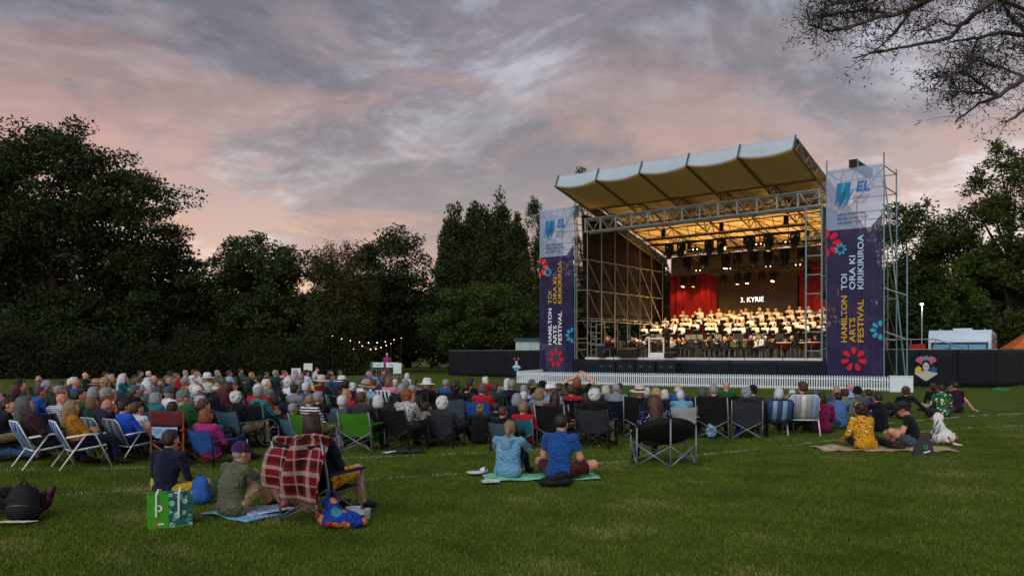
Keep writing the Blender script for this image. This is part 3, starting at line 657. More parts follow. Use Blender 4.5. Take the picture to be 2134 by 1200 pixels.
lad = bpy.data.objects.new('ladder_frame', None); link(lad, st)
M_BLUEST = mat('blue_grey_steel', '6f8f9c', .45, .15, 4, metal=.35)
for u in (16.30, 17.05): bar(lad, 'ladder_leg', (u, -.22, DH), (u, -.22, 8.8), .045, M_BLUEST)
for i in range(9): bar(lad, 'rung', (16.3, -.22, DH + .35 + .92 * i), (17.05, -.22, DH + .35 + .92 * i), .035, M_BLUEST)
# choir risers
for i, (v, h) in enumerate(((5.0, .42), (5.95, .74), (6.9, 1.06), (7.85, 1.36))):
    MB().box((10.6, v + .1, DH + h / 2), (11.4, .93, h - .004)).build('riser', M_DECK, st)
# side cloth, curtains, screen, back wall
M_SCRIM = mat('dark_maroon_scrim', '150a09', .9, .35, 1.2, .3, 4)
def drape(name, u0, u1, v, h0, h1, m, label, cat, fold=.06, freq=14, along='u', nu=60, extra=None):
    t = MB(); wv = lambda x, z: fold * math.sin(x * freq + .6 * math.sin(x * 3)) * (1.1 - .4 * z)
    if along == 'u': t.grid(lambda a, b: (u0 + (u1 - u0) * a, v + wv(u0 + (u1 - u0) * a, b), h0(a) + (h1 - h0(a)) * b if callable(h0) else h0 + (h1 - h0) * b), nu, 8)
    else: t.grid(lambda a, b: (v + wv(u0 + (u1 - u0) * a, b), u0 + (u1 - u0) * a, h0 + (h1(a) - h0) * b if callable(h1) else h0 + (h1 - h0) * b), nu, 8)
    e = sthing(name, label, cat); t.build('cloth', m, e, True, thick=.008)
    if along == 'u': bar(e, 'hanging_rail', (u0, v, h1), (u1, v, h1), .03, M_BLACK)
    else: bar(e, 'hanging_rail', (v, u0, h0 + .02), (v, u1, h0 + .02), .025, M_GALV)
    return e
drape('side_scrim', .1, 10.4, 3.12, 3.75, lambda a: min(9.9, bot_h(10.3 * a) - .03), M_SCRIM, 'dark maroon wind cloth lining the left side of the stage', 'cloth', .02, 3, 'v', 30)
M_TARP = mat('black_tarpaulin', '2b2b2c', .3, .35, 2.5, 1.0, 5, spec=.6)
drape('side_tarpaulin', .25, 10.4, 16.85, 4.3, lambda a: min(8.9, bot_h(10.3 * a) - .2), M_TARP, 'crinkled black plastic tarpaulin on the right side of the stage', 'tarpaulin', .07, 5, 'v', 40)
M_RED = mat('red_velvet', '6e0a10', .75, .3, 2, .3, 6)
drape('stage_curtain', 3.75, 7.25, 9.75, DH, 6.9, M_RED, 'red pleated curtain to the left of the screen', 'curtain', .09, 11)
drape('stage_curtain', 12.6, 16.7, 9.75, DH, 7.3, M_RED, 'red pleated curtain to the right of the screen', 'curtain', .09, 11)
bw = sthing('back_wall', 'pale canvas back wall above the curtains', 'backdrop'); MB().box((10.1, 10.65, 7.4), (13.3, .03, 1.7)).build('upper_cloth', mat('back_canvas', '6a5f4c', .8, .1, 1), bw)
MB().box((10.1, 10.65, 4.0), (13.3, .03, 5.1)).build('lower_cloth', mat('black_backdrop', '120d0c', .9, .2), bw)
scr = sthing('video_screen', 'dark brown video screen showing white words 3. KYRIE', 'screen')
MB().box((9.75, 9.95, 5.0), (5.35, .16, 3.7)).build('screen_panel', mat('screen_face', '1c1108', .5, .05, .5, emit='3a2209', estr=.26), scr)

def text_mesh(body_, bold=0.0):
    cu = bpy.data.curves.new('txt', 'FONT'); cu.body = body_; cu.size = 1.0; cu.offset = bold; cu.resolution_u = 3
    ob = bpy.data.objects.new('txt', cu); COL.objects.link(ob); bpy.context.view_layer.update()
    dg = bpy.context.evaluated_depsgraph_get(); me = bpy.data.meshes.new_from_object(ob.evaluated_get(dg))
    bpy.data.objects.remove(ob); return me
def lettering(name, body_, origin, xdir, ydir, length, height, m, parent, bold=.012):
    """flat letters fitted to length x height, lower-left at origin"""
    me = text_mesh(body_, bold); k = len(me.vertices); co = np.empty(k * 3, np.float32); me.vertices.foreach_get('co', co); co = co.reshape(-1, 3)
    mn, mx = co.min(0), co.max(0); q = (co - mn) / np.maximum(mx - mn, 1e-6)
    o_ = np.array(origin); w = o_ + q[:, :1] * np.array(xdir) * length + q[:, 1:2] * np.array(ydir) * height
    me.vertices.foreach_set('co', w.astype(np.float32).ravel()); me.materials.clear(); me.materials.append(m); me.update()
    return link(bpy.data.objects.new(name, me), parent)
lettering('lettering', '3. KYRIE', (8.8, 9.86, 4.95), (1, 0, 0), (0, 0, 1), 1.52, .31, mat('screen_text', 'ffffff', .5, 0, emit='ffffff', estr=1.4), scr, .006)
# ------------------------------------------------------------------ scaffold towers and banners
def tower(u0, label):
    t = sthing('scaffold_tower', label, 'scaffold'); W_, Dp, H = 2.57, 2.4, 10.6
    hs = [.3, 2.3, 4.3, 6.3, 8.3, 9.4, 10.35]
    for u in (0, W_):
        for v in (.05, Dp): bar(t, 'standard', (u0 + u, v, 0), (u0 + u, v, H + (.35 if v < 1 else 0)), .036, M_BLUEST)
    for h in hs:
        for v in (.05, Dp): bar(t, 'ledger', (u0, v, h), (u0 + W_, v, h), .028, M_GALV)
        for u in (0, W_): bar(t, 'transom', (u0 + u, .05, h), (u0 + u, Dp, h), .028, M_GALV)
    for i in range(4):
        a, b = (0, W_) if i % 2 == 0 else (W_, 0)
        bar(t, 'diagonal_brace', (u0 + a, .1, hs[i]), (u0 + b, .1, hs[i + 1]), .024, M_GALV); bar(t, 'diagonal_brace', (u0 + W_, .05, hs[i + 1]), (u0 + W_, Dp, hs[i]), .024, M_GALV)
    bar(t, 'diagonal_brace', (u0, .1, 7.4), (u0 + W_, .1, 10.3), .03, M_GALV)
    for k in range(5):
        bar(t, 'head_brace', (u0 + W_ * k / 5, .05, 9.4), (u0 + W_ * (k + .5) / 5, .05, 10.35), .018, M_GALV); bar(t, 'head_brace', (u0 + W_ * (k + .5) / 5, .05, 10.35), (u0 + W_ * (k + 1) / 5, .05, 9.4), .018, M_GALV)
    return t
tl = tower(0, 'tall galvanised scaffold tower carrying the left festival banner'); tr = tower(17.2, 'tall galvanised scaffold tower carrying the right festival banner')
for v in (.05,):    # outriggers of the right tower
    bar(tr, 'raking_brace', (19.77, v, 10.1), (20.62, v + .5, .05), .034, M_BLUEST); bar(tr, 'standard', (20.75, v, 0), (20.75, v, 6.3), .034, M_BLUEST)
    for h in (2.3, 4.3, 6.3): bar(tr, 'ledger', (19.77, v, h + .4), (20.75, v, h), .026, M_GALV)
bt = sthing('box_beam', 'short black box beam lying across the top of the right tower', 'beam'); MB().box((18.45, 1.3, 10.62), (.34, 2.9, .34)).build('beam_body', M_BLACK, bt)
for v in (0.0, 2.6): MB().box((18.45, v, 10.62), (.40, .1, .40)).build('end_plate', M_GALV, bt)

def banner_mat(name, c, tr_):
    m = bpy.data.materials.new(name); m.use_nodes = True; t = NT(m.node_tree); b = t.n['Principled BSDF']; out = t.n['Material Output']
    b.inputs['Base Color'].default_value = (*lin(c), 1); b.inputs['Roughness'].default_value = .45; b.inputs['Specular IOR Level'].default_value = .35
    tcn = t.new('ShaderNodeTexCoord'); bn = t.new('ShaderNodeBump'); bn.inputs['Strength'].default_value = .35; bn.inputs['Distance'].default_value = .06
    t.link(t.noise(tcn.outputs['Object'], 2.2, 4, .6, .6), bn.inputs['Height']); t.link(bn.outputs[0], b.inputs['Normal'])
    tl_ = t.new('ShaderNodeBsdfTranslucent'); tl_.inputs[0].default_value = (*lin(c), 1); m1 = t.new('ShaderNodeMixShader'); m1.inputs[0].default_value = .25
    t.link(b.outputs[0], m1.inputs[1]); t.link(tl_.outputs[0], m1.inputs[2]); tp = t.new('ShaderNodeBsdfTransparent'); m2 = t.new('ShaderNodeMixShader'); m2.inputs[0].default_value = tr_
    t.link(m1.outputs[0], m2.inputs[1]); t.link(tp.outputs[0], m2.inputs[2]); t.link(m2.outputs[0], out.inputs[0]); return m
M_BW = banner_mat('banner_white', 'a3bce0', .30); M_BP = banner_mat('banner_purple', '2a2754', .10)
M_INK = {k: mat('ink_' + k, v, .6, .05) for k, v in dict(white='e8eaf0', gold='c9a02c', pale='b5cfe8', red='c8132e', pinkred='c8103c', cyan='2a9fc0', blue='1f6fb0', navy='25406e', teal='2f9aa8', orange='d8452c', grey='7c7f86', pink='b8578a', yellow='c9b428', black='0b0c10', skin='b9b4ae', dkblue='1c4f8a').items()}
def petals(parent, cu, ch, r, m, v, n_=7, a0=90, clip=None, name='flower_petal'):
    for k in range(n_):
        a = R(a0 + 360 * k / n_); pts = []
        for i in range(16):
            t_ = 2 * math.pi * i / 16; x = .64 * r + .30 * r * math.cos(t_); y = .185 * r * math.sin(t_) * (1 + .30 * math.cos(t_))
            pts.append((cu + x * math.cos(a) - y * math.sin(a), v, ch + x * math.sin(a) + y * math.cos(a)))
        if clip:
            pts = [(min(max(p[0], clip[0]), clip[1]), p[1], p[2]) for p in pts]
            if max(p[0] for p in pts) - min(p[0] for p in pts) < .02: continue
        MB().slab(pts, (0, .004, 0)).build(name, m, parent)
def banner(u0, label, c1, c2, flower, edge):
    b = sthing('festival_banner', label, 'banner'); W_ = 2.5; x0 = u0 + .035; vb = -.06; vf = vb - .05
    wav = lambda x, z: vb + .012 * math.sin(x * 3 + z * 1.3)
    tp = lambda u: 7.55 + max(0, u - .8) / .2 * .60
    wv = lambda u, z: vb + .022 * math.sin(u * 5 + z * 1.1 + u0) * math.sin(z * 2.3 + 1.5 * u) + .014 * math.sin(u * 13 - z * 3.1)
    MB().grid(lambda u, v: (x0 + W_ * u, wv(u, .55 + (tp(u) - .55) * v), .55 + (tp(u) - .55) * v), 20, 60).build('purple_panel', M_BP, b, True)
    MB().grid(lambda u, v: (x0 + W_ * u, wv(u, tp(u) + (10.45 - tp(u)) * v), tp(u) + (10.45 - tp(u)) * v), 20, 24).build('white_panel', M_BW, b, True)
    up = (0, 0, 1); lf = (-1, 0, 0); ri = (1, 0, 0)
    for word, u1, h0, L in (('HAMILTON', .95, 2.2, 2.2), ('ARTS', 1.32, 2.2, 1.15), ('FESTIVAL', 1.69, 2.2, 2.0)):
        lettering('lettering', word, (x0 + u1, vf, h0), up, lf, L, .27, M_INK[c1], b, .014)
    for word, u1, h0, L in (('TOI', .95, 4.68, .75), ('ORA KI', 1.32, 4.68, 1.6), ('KIRIKIRIROA', 1.69, 4.68, 2.55)):
        lettering('lettering', word, (x0 + u1, vf, h0), up, lf, L, .27, M_INK[c2], b, .014)
    # sponsor mark: lightning W, then EL
    for k, (dx, ink) in enumerate(((0, 'blue'), (.22, 'teal'), (.40, 'blue'))):
        MB().slab([(x0 + .50 + dx, vf, 9.75), (x0 + .72 + dx, vf, 9.75), (x0 + .66 + dx, vf, 9.2), (x0 + .86 + dx, vf, 9.42), (x0 + .62 + dx - .1 * k, vf, 8.55), (x0 + .55 + dx, vf, 9.05), (x0 + .40 + dx * .6, vf, 8.72)], (0, .003 + .002 * k, 0)).build('logo_bolt', M_INK[ink], b)
    lettering('lettering', 'EL', (x0 + 1.35, vf, 9.25), (1, 0, .0), (.15, 0, 1), .62, .50, M_INK['blue'], b, .03)
    lettering('lettering', 'ENERGY', (x0 + 1.25, vf, 8.93), ri, up, .72, .17, M_INK['grey'], b, .008); lettering('lettering', 'TRUST', (x0 + 1.25, vf, 8.68), ri, up, .60, .17, M_INK['grey'], b, .008)
    for i, (wd, L) in enumerate((('ARTS FESTIVAL', 1.25), ('PROUDLY SUPPORTED BY', 1.4), ('WEL ENERGY TRUST', 1.1))):
        lettering('lettering', wd, (x0 + .5, vf, 8.28 - .2 * i - .08), ri, up, L, .12, M_INK['navy'], b, .008)
    petals(b, x0 + 1.25, 1.40, .62, M_INK[flower], vf)
    petals(b, x0 + 2.42, 2.75, .48, M_INK['cyan'], vf, 8, 90, (x0, x0 + W_)); petals(b, x0 + .02, 6.95, .70, M_INK[edge], vf, 8, 90, (x0, x0 + W_)); petals(b, x0 + .66, 6.62, .30, M_INK['cyan'], vf - .004, 8, 80)
    return b
banner(0, 'tall purple and white festival banner left of the stage with white HAMILTON ARTS FESTIVAL lettering', 'white', 'gold', 'pinkred', 'orange')
banner(17.2, 'tall purple and white festival banner right of the stage with yellow HAMILTON ARTS FESTIVAL lettering', 'gold', 'pale', 'red', 'pinkred')
# ------------------------------------------------------------------ picket fence
pf0, pf1 = G(1077, 799), G(1853, 816); M_PICK = mat('white_picket_paint', 'd3e0e6', .5, .05, 2)
pk = MB().slab([(-.026, 0, .03), (.026, 0, .03), (.026, 0, .60), (.034, 0, .63), (0, 0, .69), (-.034, 0, .63), (-.026, 0, .60)], (0, .016, 0)).mesh('picket', M_PICK)
def picket_run(a, b, label, post=False):
    d = (b - a); L = d.length; e = empty('picket_fence', a, math.atan2(d.y, d.x), label, 'fence', None); n_ = int(L / .108)
    for i in range(n_):
        o = bpy.data.objects.new('picket', pk); o.location = (L * (i + .5) / n_, 0, 0); link(o, e)
    for h in (.13, .53): MB().box((L / 2, .028, h), (L, .022, .05)).build('rail', M_PICK, e)
    if post: MB().box((L + .48, 0, .33), (.92, .05, .66)).build('end_panel', M_PICK, e); MB().box((L + .48, 0, .69), (.96, .08, .035)).build('end_cap', M_PICK, e)
    return e
picket_run(pf0, pf1, 'long low white picket fence in front of the stage', True)
picket_run(pf0 + Vector((0, .05, 0)), pf0 + Vector((3.2, 9.5, 0)), 'short white picket fence running back beside the left banner')
# ------------------------------------------------------------------ hoarding fences
M_HOARD = mat('black_shade_cloth', '0b1118', .8, .35, 1.6, .4, 3)
def hoarding(a, b, npan, label, hgt=1.85):
    d = b - a; L = d.length; e = empty('hoarding_fence', a, math.atan2(d.y, d.x), label, 'fence'); w = L / npan
    for i in range(npan):
        MB().grid(lambda u, v, i=i: (w * (i + u), .02 * math.sin(u * 9 + i) * math.sin(v * 3) + .012 * math.sin(v * 17 + u * 5 + i), .06 + (hgt - .06) * v), 14, 8).build('cloth_panel', M_HOARD, e, True, thick=.006)
        bar(e, 'fence_post', (w * i, .06, 0), (w * i, .06, hgt + .05), .022, M_GALV); bar(e, 'top_rail', (w * i, .05, hgt + .02), (w * (i + 1), .05, hgt + .02), .018, M_GALV)
    bar(e, 'fence_post', (L, .06, 0), (L, .06, hgt + .05), .022, M_GALV); return e, L
fl, Lf = hoarding(G(935, 783), G(1136, 788.5), 5, 'black cloth covered fence left of the stage with face emblem')
fr, Lr = hoarding(G(1838, 806), G(2078, 809), 3, 'black cloth covered fence right of the stage with coloured face emblem')
hoarding(G(2078, 809), G(2134, 797) + Vector((6, 4.5, 0)), 4, 'dark cloth covered fence running back past the caravan')
def emblem(parent, x, z, s, left):
    """printed head-and-shoulders emblem with fan head-dress"""
    y = -.05; ink = M_INK; Q = lambda pts: [(x + a * s, y, z + b * s) for a, b in pts]
    def put(nm, pts, c, dy=0.0): MB().slab([(p[0], p[1] - dy, p[2]) for p in Q(pts)], (0, .004, 0)).build(nm, ink[c], parent)
    put('emblem_shoulders', [(-.62, -.34), (-.3, -.22), (-.14, -.2), (.14, -.2), (.3, -.22), (.62, -.34), (0, -.78)] if not left else [(-.62, -.46), (-.3, -.16), (.3, -.16), (.62, -.46), (.36, -.44), (.25, -.74), (-.25, -.74), (-.36, -.44)], 'skin' if not left else 'pale')
    fk = .72 if left else 1.0
    for sx in (-fk, fk): put('emblem_fan', [(sx * a_, b2) for a_, b2 in ((.16, .10), (.55, .40), (.42, .60), (.26, .62), (.12, .42))], 'pink')
    if not left:
        put('emblem_wing', [(-.2, -.24), (-.56, -.30), (-.56, -.06), (-.38, .10), (-.24, -.02)], 'yellow'); put('emblem_wing', [(.2, -.24), (.56, -.30), (.56, -.06), (.38, .10), (.24, -.02)], 'dkblue'); put('emblem_crown', [(-.28, .5), (-.3, .66), (-.1, .60), (0, .70), (.15, .6), (.3, .66), (.26, .46), (0, .36)], 'grey', .004)
    else: put('emblem_shirt', [(-.25, -.4), (.25, -.4), (.22, -.72), (-.22, -.72)], 'cyan', .004)
    put('emblem_hair', [((.33 if left else .24) * math.cos(a) , .18 + (.34 if left else .26) * math.sin(a)) for a in np.linspace(0, 6.28, 17)[:-1]], 'black', .006)
    put('emblem_face', [(.17 * math.cos(a), .04 + .25 * math.sin(a)) for a in np.linspace(0, 6.28, 19)[:-1]], 'skin' if not left else 'pale', .010)
    for sx in (-1, 1): put('emblem_eye', [(sx * .07 + .045 * math.cos(a), .08 + .022 * math.sin(a)) for a in np.linspace(0, 6.28, 9)[:-1]], 'black', .014)
    put('emblem_mouth', [(-.05, -.10), (.05, -.10), (.03, -.135), (-.03, -.135)], 'black', .014)
emblem(fr, Lr * .39, .98, .86, False); emblem(fl, Lf * .73, .98, .66, True)
# ------------------------------------------------------------------ lighting rig
def SU(px, v):
    r = (px - CX) / F; c, s = math.cos(SA), math.sin(SA)
    return (r * (SO.y + c * v) - SO.x - s * v) / (c + r * s)
def SH(px, py, v):
    u = SU(px, v); return u, CAMH + (HY - py) / F * SW(u, v).y
def ltruss(u0, u1, v, h, label):
    t = sthing('lighting_truss', label, 'truss'); s = .16; k = int((u1 - u0) / .45)
    for a in (-s, s):
        for b_ in (-s, s): bar(t, 'chord', (u0, v + a, h + b_), (u1, v + a, h + b_), .026, M_BLACK)
    z = MB()
    for i in range(k):
        a = u0 + (u1 - u0) * i / k; b_ = u0 + (u1 - u0) * (i + 1) / k; g_ = s if i % 2 else -s
        for vv in (-s, s): z.tube([(a, v + vv, h + g_), (b_, v + vv, h - g_)], .014, 5)
        z.tube([(a, v - s, h - s), (b_, v + s, h - s)], .014, 5)
    z.build('lacing', M_BLACK, t)
    for q in (.12, .5, .88):
        uu = u0 + (u1 - u0) * q; bar(t, 'hoist_chain', (uu, v, h + .2), (uu, v, bot_h(v) - .05), .012, M_BLACK); MB().tube([(uu, v, h + .3), (uu, v, h + .75)], .13, 8).build('chain_hoist', M_BLACK, t)
ltruss(5.5, 15.2, 3.4, 8.35, 'black lattice lighting truss nearest the front of the stage roof')
ltruss(6.2, 15.6, 5.5, 7.75, 'black lattice lighting truss across the middle of the stage roof')
ltruss(6.9, 15.9, 9.2, 6.95, 'black lattice lighting truss above the video screen')
M_LENS = mat('lit_lens', 'ffe9c8', .3, 0, emit='ffdca8', estr=2.6); M_LENSD = mat('dark_lens', '1a2026', .15, 0, spec=.6)
fx_base = MB().box((0, 0, -.06), (.30, .24, .12)).mesh('clamp_base', M_BLACK)
fx_yoke = MB().box((-.19, 0, -.30), (.05, .10, .42)).box((.19, 0, -.30), (.05, .10, .42)).box((0, 0, -.11), (.43, .12, .06)).mesh('yoke', M_BLACK)
fx_head = MB().lathe([(0, -.30), (.10, -.29), (.15, -.20), (.155, .10), (.13, .22), (.12, .30)], 14).lathe([(.155, .08), (.165, .08), (.165, .12), (.155, .12)], 14).mesh('lamp_head', M_BLACK, True)
fx_lens = {True: MB().lathe([(0, .285), (.115, .285)], 14).mesh('lens', M_LENS), False: MB().lathe([(0, .285), (.115, .285)], 14).mesh('lens', M_LENSD)}
ORD = ['first', 'second', 'third', 'fourth', 'fifth', 'sixth', 'seventh', 'eighth', 'ninth', 'tenth', 'eleventh', 'twelfth', 'thirteenth', 'fourteenth', 'fifteenth', 'sixteenth', 'seventeenth', 'eighteenth', 'nineteenth', 'twentieth']
def fixture(u, v, h, tilt, lit, label, sc=1.0):
    e = sthing('moving_head_light', label, 'stage light', 'moving lights hung under the stage roof', (u, v, h)); e.scale = (sc,) * 3
    for nm, me in (('clamp_base', fx_base), ('yoke', fx_yoke)): link(bpy.data.objects.new(nm, me), e)
    hd = bpy.data.objects.new('lamp_head', fx_head); hd.location = (0, 0, -.42); hd.rotation_euler = (R(180 + tilt), 0, 0); link(hd, e)
    link(bpy.data.objects.new('lens', fx_lens[lit]), hd); return e
for tn, v, h, xs, lit in (('front', 3.4, 8.18, (1395, 1420, 1478, 1504, 1564, 1602, 1657), 0), ('middle', 5.5, 7.58, (1433, 1468, 1513, 1537, 1571, 1601, 1636, 1672), 2), ('rear', 9.2, 6.78, (1425, 1445, 1507, 1537, 1558, 1588, 1612, 1683), 1)):
    for i, x in enumerate(xs):
        fixture(SU(x, v), v, h, random.uniform(-35, 10), lit == 1 or (lit == 2 and i in (2,)), 'black moving head light, %s from the left on the %s lighting truss' % (ORD[i], tn), 1.25 if lit != 1 else 1.0)
bl_body = MB().box((0, 0, 0), (.52, .16, .24)).mesh('housing', M_BLACK)
for i, (x, y, v) in enumerate(((1450, 520, 4.4), (1582, 509, 4.4), (1643, 504, 4.4), (1456, 564, 7.4), (1519, 560, 7.4), (1602, 555, 7.4), (1664, 552, 7.4))):
    u, h = SH(x, y, v); e = sthing('blinder_light', 'twin-lamp blinder glowing under the stage roof, %s from the left in the %s pair row' % (ORD[i if i < 3 else i - 3], 'upper' if i < 3 else 'lower'), 'stage light', 'twin blinder lights', (u, v, h))
    link(bpy.data.objects.new('housing', bl_body), e); bar(e, 'drop_pipe', (0, 0, .1), (0, 0, bot_h(v) - h - .08), .018, M_BLACK)
    for s_ in (-.13, .13): MB().lathe([(0, 0), (.042, .0)], 12).build('bulb', M_LENS, e, loc=(s_, -.085, 0)).rotation_euler = (R(90), 0, 0)
def spot(u, v, h, tu, tv, th, power, col, size=60, blend=.6, rad=.12):
    l = bpy.data.lights.new('stage_spot', 'SPOT'); l.energy = power; l.color = col; l.spot_size = R(size); l.spot_blend = blend; l.shadow_soft_size = rad
    o = bpy.data.objects.new('stage_spot', l); p = SW(u, v, h); o.location = p; o.rotation_euler = (SW(tu, tv, th) - p).to_track_quat('-Z', 'Y').to_euler(); link(o)
WARM = (1.0, .56, .12)
for u in (5.8, 8.2, 10.6, 13.0, 15.0): spot(u, 3.3, 7.7, u * .8 + 2.2, 6.6, 3.0, 1200, WARM, 75)
for u in (5.2, 8.4, 11.6, 14.8): spot(u, .3, 8.5, u * .85 + 1.5, 2.8, 2.2, 1500, (1, .68, .32), 70)
for u in (4.6, 6.4): spot(u, 9.0, 6.3, u, 9.7, 3.5, 120, (1, .26, .14), 100)
spot(14.6, 8.8, 6.5, 15.2, 9.7, 4.0, 90, (1, .30, .16), 100)
# roof wash: up-lights standing behind the top riser
for i, u in enumerate((5.0, 8.0, 12.0, 15.2)):
    e = sthing('floor_uplight', 'small black floor uplight behind the choir, %s from the left' % ORD[i], 'stage light', 'uplights behind the choir', (u, 9.1, DH)); MB().box((0, 0, .12), (.30, .25, .22)).build('housing', M_BLACK, e); MB().box((0, 0, .24), (.24, .2, .03)).build('lens', M_LENS, e)
    spot(u, 9.1, DH + .5, u * .9 + 1, 2.4, 9.6, 1450, (1.0, .60, .22), 120, .8, .2)
# ------------------------------------------------------------------ choir
FOL = MB().slab([(-.20, 0, 0), (0, -.07, 0), (0, -.07, .012), (-.20, 0, .012)], (0, 0, 0)).v
fol = MB()
for s_ in (-1, 1): fol.slab([(0, -.05, -.15), (.23 * s_, .02, -.15), (.23 * s_, .02, .15), (0, -.05, .15)], (0, .012, 0))
fol_me = fol.mesh('folder', M_BLACK); pag = MB()
for s_ in (-1, 1): pag.slab([(.01 * s_, -.058, -.135), (.20 * s_, .006, -.135), (.20 * s_, .006, .135), (.01 * s_, -.058, .135)], (0, .004, 0))
pag_me = pag.mesh('sheet', mat('music_paper', 'cfc4a4', .8, .05))
def rowu(a, b, st_, gap=None): return [float(x) for x in np.arange(a, b, st_) if not (gap and gap[0] < x < gap[1])]
rows = [(5.0, .42, rowu(4.5, 15.9, .60, (7.2, 8.4))), (5.95, .74, rowu(4.8, 15.9, .58, (7.7, 8.2))), (6.9, 1.06, rowu(5.0, 16.0, .58)), (7.85, 1.36, rowu(5.8, 16.1, .62))]
RN = ['front', 'second', 'third', 'back']
hs_f = [('bob', 'white'), ('bob', 'blonde'), ('short', 'grey'), ('bob', 'brown'), ('long', 'blonde'), ('bun', 'auburn'), ('bob', 'grey'), ('short', 'white')]
hs_m = [('short', 'grey'), ('fringe', 'white'), ('short', 'dbrown'), (None, None), ('crop', 'grey'), ('short', 'white')]
for ri, (v, h, us) in enumerate(rows):
    for i, u in enumerate(us):
        male = ri == 3 or (ri == 2 and i % 3 == 2); g_ = 0 if male else 1
        hr_, hc = random.choice(hs_m if male else hs_f); uj = u + random.uniform(-.17, .17); vj = v + .05 + random.uniform(-.16, .16)
        sc = random.uniform(.93, 1.05) * (1.0 if male else .95); rz = -SA + math.pi + random.uniform(-.25, .25) + (u - 9) * -.03
        pr = proto('sing', g_, random.choice((1.0, 1.15)) if male else random.choice((.95, 1.1)), .026)
        where = '%s from the left in the %s choir row' % (ORD[i], RN[ri])
        person(pr, SW(uj, vj, DH + h), rz, hr_, hc, 'white' if random.random() < .85 else 'cream', 'black', True, True, random.choice((0, 1, 1, 2)), sc, label='white-clad choir singer, ' + where, group='choir singers on the risers')
        c_, s_ = math.cos(rz), math.sin(rz); q = SW(uj, vj, DH + h + 1.15 * sc); fw = Vector((-s_, c_, 0)) * .33 * sc
        e = empty('music_folder', q + fw, rz + math.pi, 'black music folder of the %s singer from left, %s choir row' % (ORD[i], RN[ri]), 'folder', 'music folders'); e.scale = (.82, .82, .82); e.rotation_euler = (R(28), 0, rz + math.pi)
        link(bpy.data.objects.new('cover', fol_me), e).rotation_euler = (0, 0, math.pi); link(bpy.data.objects.new('sheet', pag_me), e).rotation_euler = (0, 0, math.pi)
# ------------------------------------------------------------------ orchestra
sc_seat = MB().box((0, 0, .45), (.42, .42, .04)); sc_back = MB().grid(lambda a, b: ((a - .5) * .38 * (1 - .6 * abs(2 * b - 1) ** 3), -.20 - .05 * b, .55 + .34 * b), 8, 8)
sc_legs = [MB().tube([(x, y, .44), (x * 1.15, y * 1.2, 0)], .013, 6).mesh('leg', M_GTUBE) for x in (-.18, .18) for y in (-.17, .17)]
M_OLIVEB = mat('olive_chair_shell', '8c8c50', .5, .1); M_GREYB = mat('grey_chair_shell', '4a4d50', .5, .1)
seat_me = sc_seat.mesh('seat', M_GREYB); back_me = {m_.name: sc_back.mesh('backrest', m_, True) for m_ in (M_OLIVEB, M_GREYB)}
def schair(u, v, rz, bm_, label):
    e = empty('orchestra_chair', SW(u, v, DH), rz, label, 'chair', 'orchestra chairs'); link(bpy.data.objects.new('seat', seat_me), e); link(bpy.data.objects.new('backrest', back_me[bm_.name]), e)
    for l in sc_legs: link(bpy.data.objects.new('leg', l), e)
M_BRASS = mat('brass', 'b08436', .28, .15, 6, metal=.9); M_SILV = mat('silver_brass', 'b9bcc0', .25, .1, 6, metal=.9)
def horn(loc, rz, kind, label):
    e = empty('brass_instrument', loc, rz, label, 'instrument', 'brass and wind instruments')
    m = M_SILV if kind else M_BRASS
    MB().tube([(0, 0, .0), (0, .50, -.10 - .15 * kind)], .012, 6).tube([(.05, .08, -.02), (.05, .42, -.10), (0, .44, -.10)], .01, 6).tube([(.0, .2, .0), (.0, .2, -.12)], .02, 6).build('tubing', m, e, True)
    MB().lathe([(.012, 0), (.018, .06), (.035, .12), (.075, .17)], 14).build('bell', m, e, True, loc=(0, .48, -.10 - .15 * kind)).rotation_euler = (R(-90), 0, 0)
def mstand(u, v, rz, lit, label):
    e = empty('music_stand', SW(u, v, DH), rz, label, 'music stand', 'music stands of the orchestra'); bar(e, 'stem', (0, 0, .05), (0, 0, 1.02), .012, M_BLACK)
    for k in range(3): bar(e, 'leg', (0, 0, .18), (.26 * math.cos(k * 2.09), .26 * math.sin(k * 2.09), .01), .009, M_BLACK)
    q = Euler((R(-25), 0, 0)).to_matrix(); MB().box((0, 0, 1.12), (.50, .012, .33), q).build('desk', M_BLACK, e)
    if lit: MB().box((0, .012, 1.135), (.42, .006, .28), q).build('sheet', MATS['music_paper'], e)
oc = Vector(SW(9.0, .9))   # everyone faces the podium
players = [(4.3, .9, 1, 'fringe', 'grey'), (4.75, 2.1, 1, 'bob', 'auburn'), (5.4, 1.9, 1, 'short', 'maroon'), (6.0, .8, 1, 'short', 'brown'), (6.3, 2.1, 1, 'short', 'grey'), (6.9, 2.9, 1, 'bob', 'blonde'), (5.6, 3.2, 1, 'short', 'dbrown'), (8.0, 3.3, 1, 'bob', 'brown'),
           (9.6, 3.4, 1, 'long', 'dbrown'), (10.6, 3.3, 1, 'bob', 'blonde'), (10.3, 2.0, 0, 'short', 'dgrey'), (11.4, 2.6, 1, 'bob', 'auburn'), (11.7, 1.4, 1, 'short', 'brown'), (12.5, 2.4, 1, 'short', 'grey'), (12.9, 3.4, 1, 'short', 'white'), (13.3, 1.7, 1, 'bob', 'brown'), (14.3, 3.6, 1, 'fringe', 'grey'), (15.6, 3.5, 1, 'short', 'black'),
           (6.2, 4.1, 1, 'short', 'grey'), (7.3, 4.1, 1, 'bob', 'brown')]
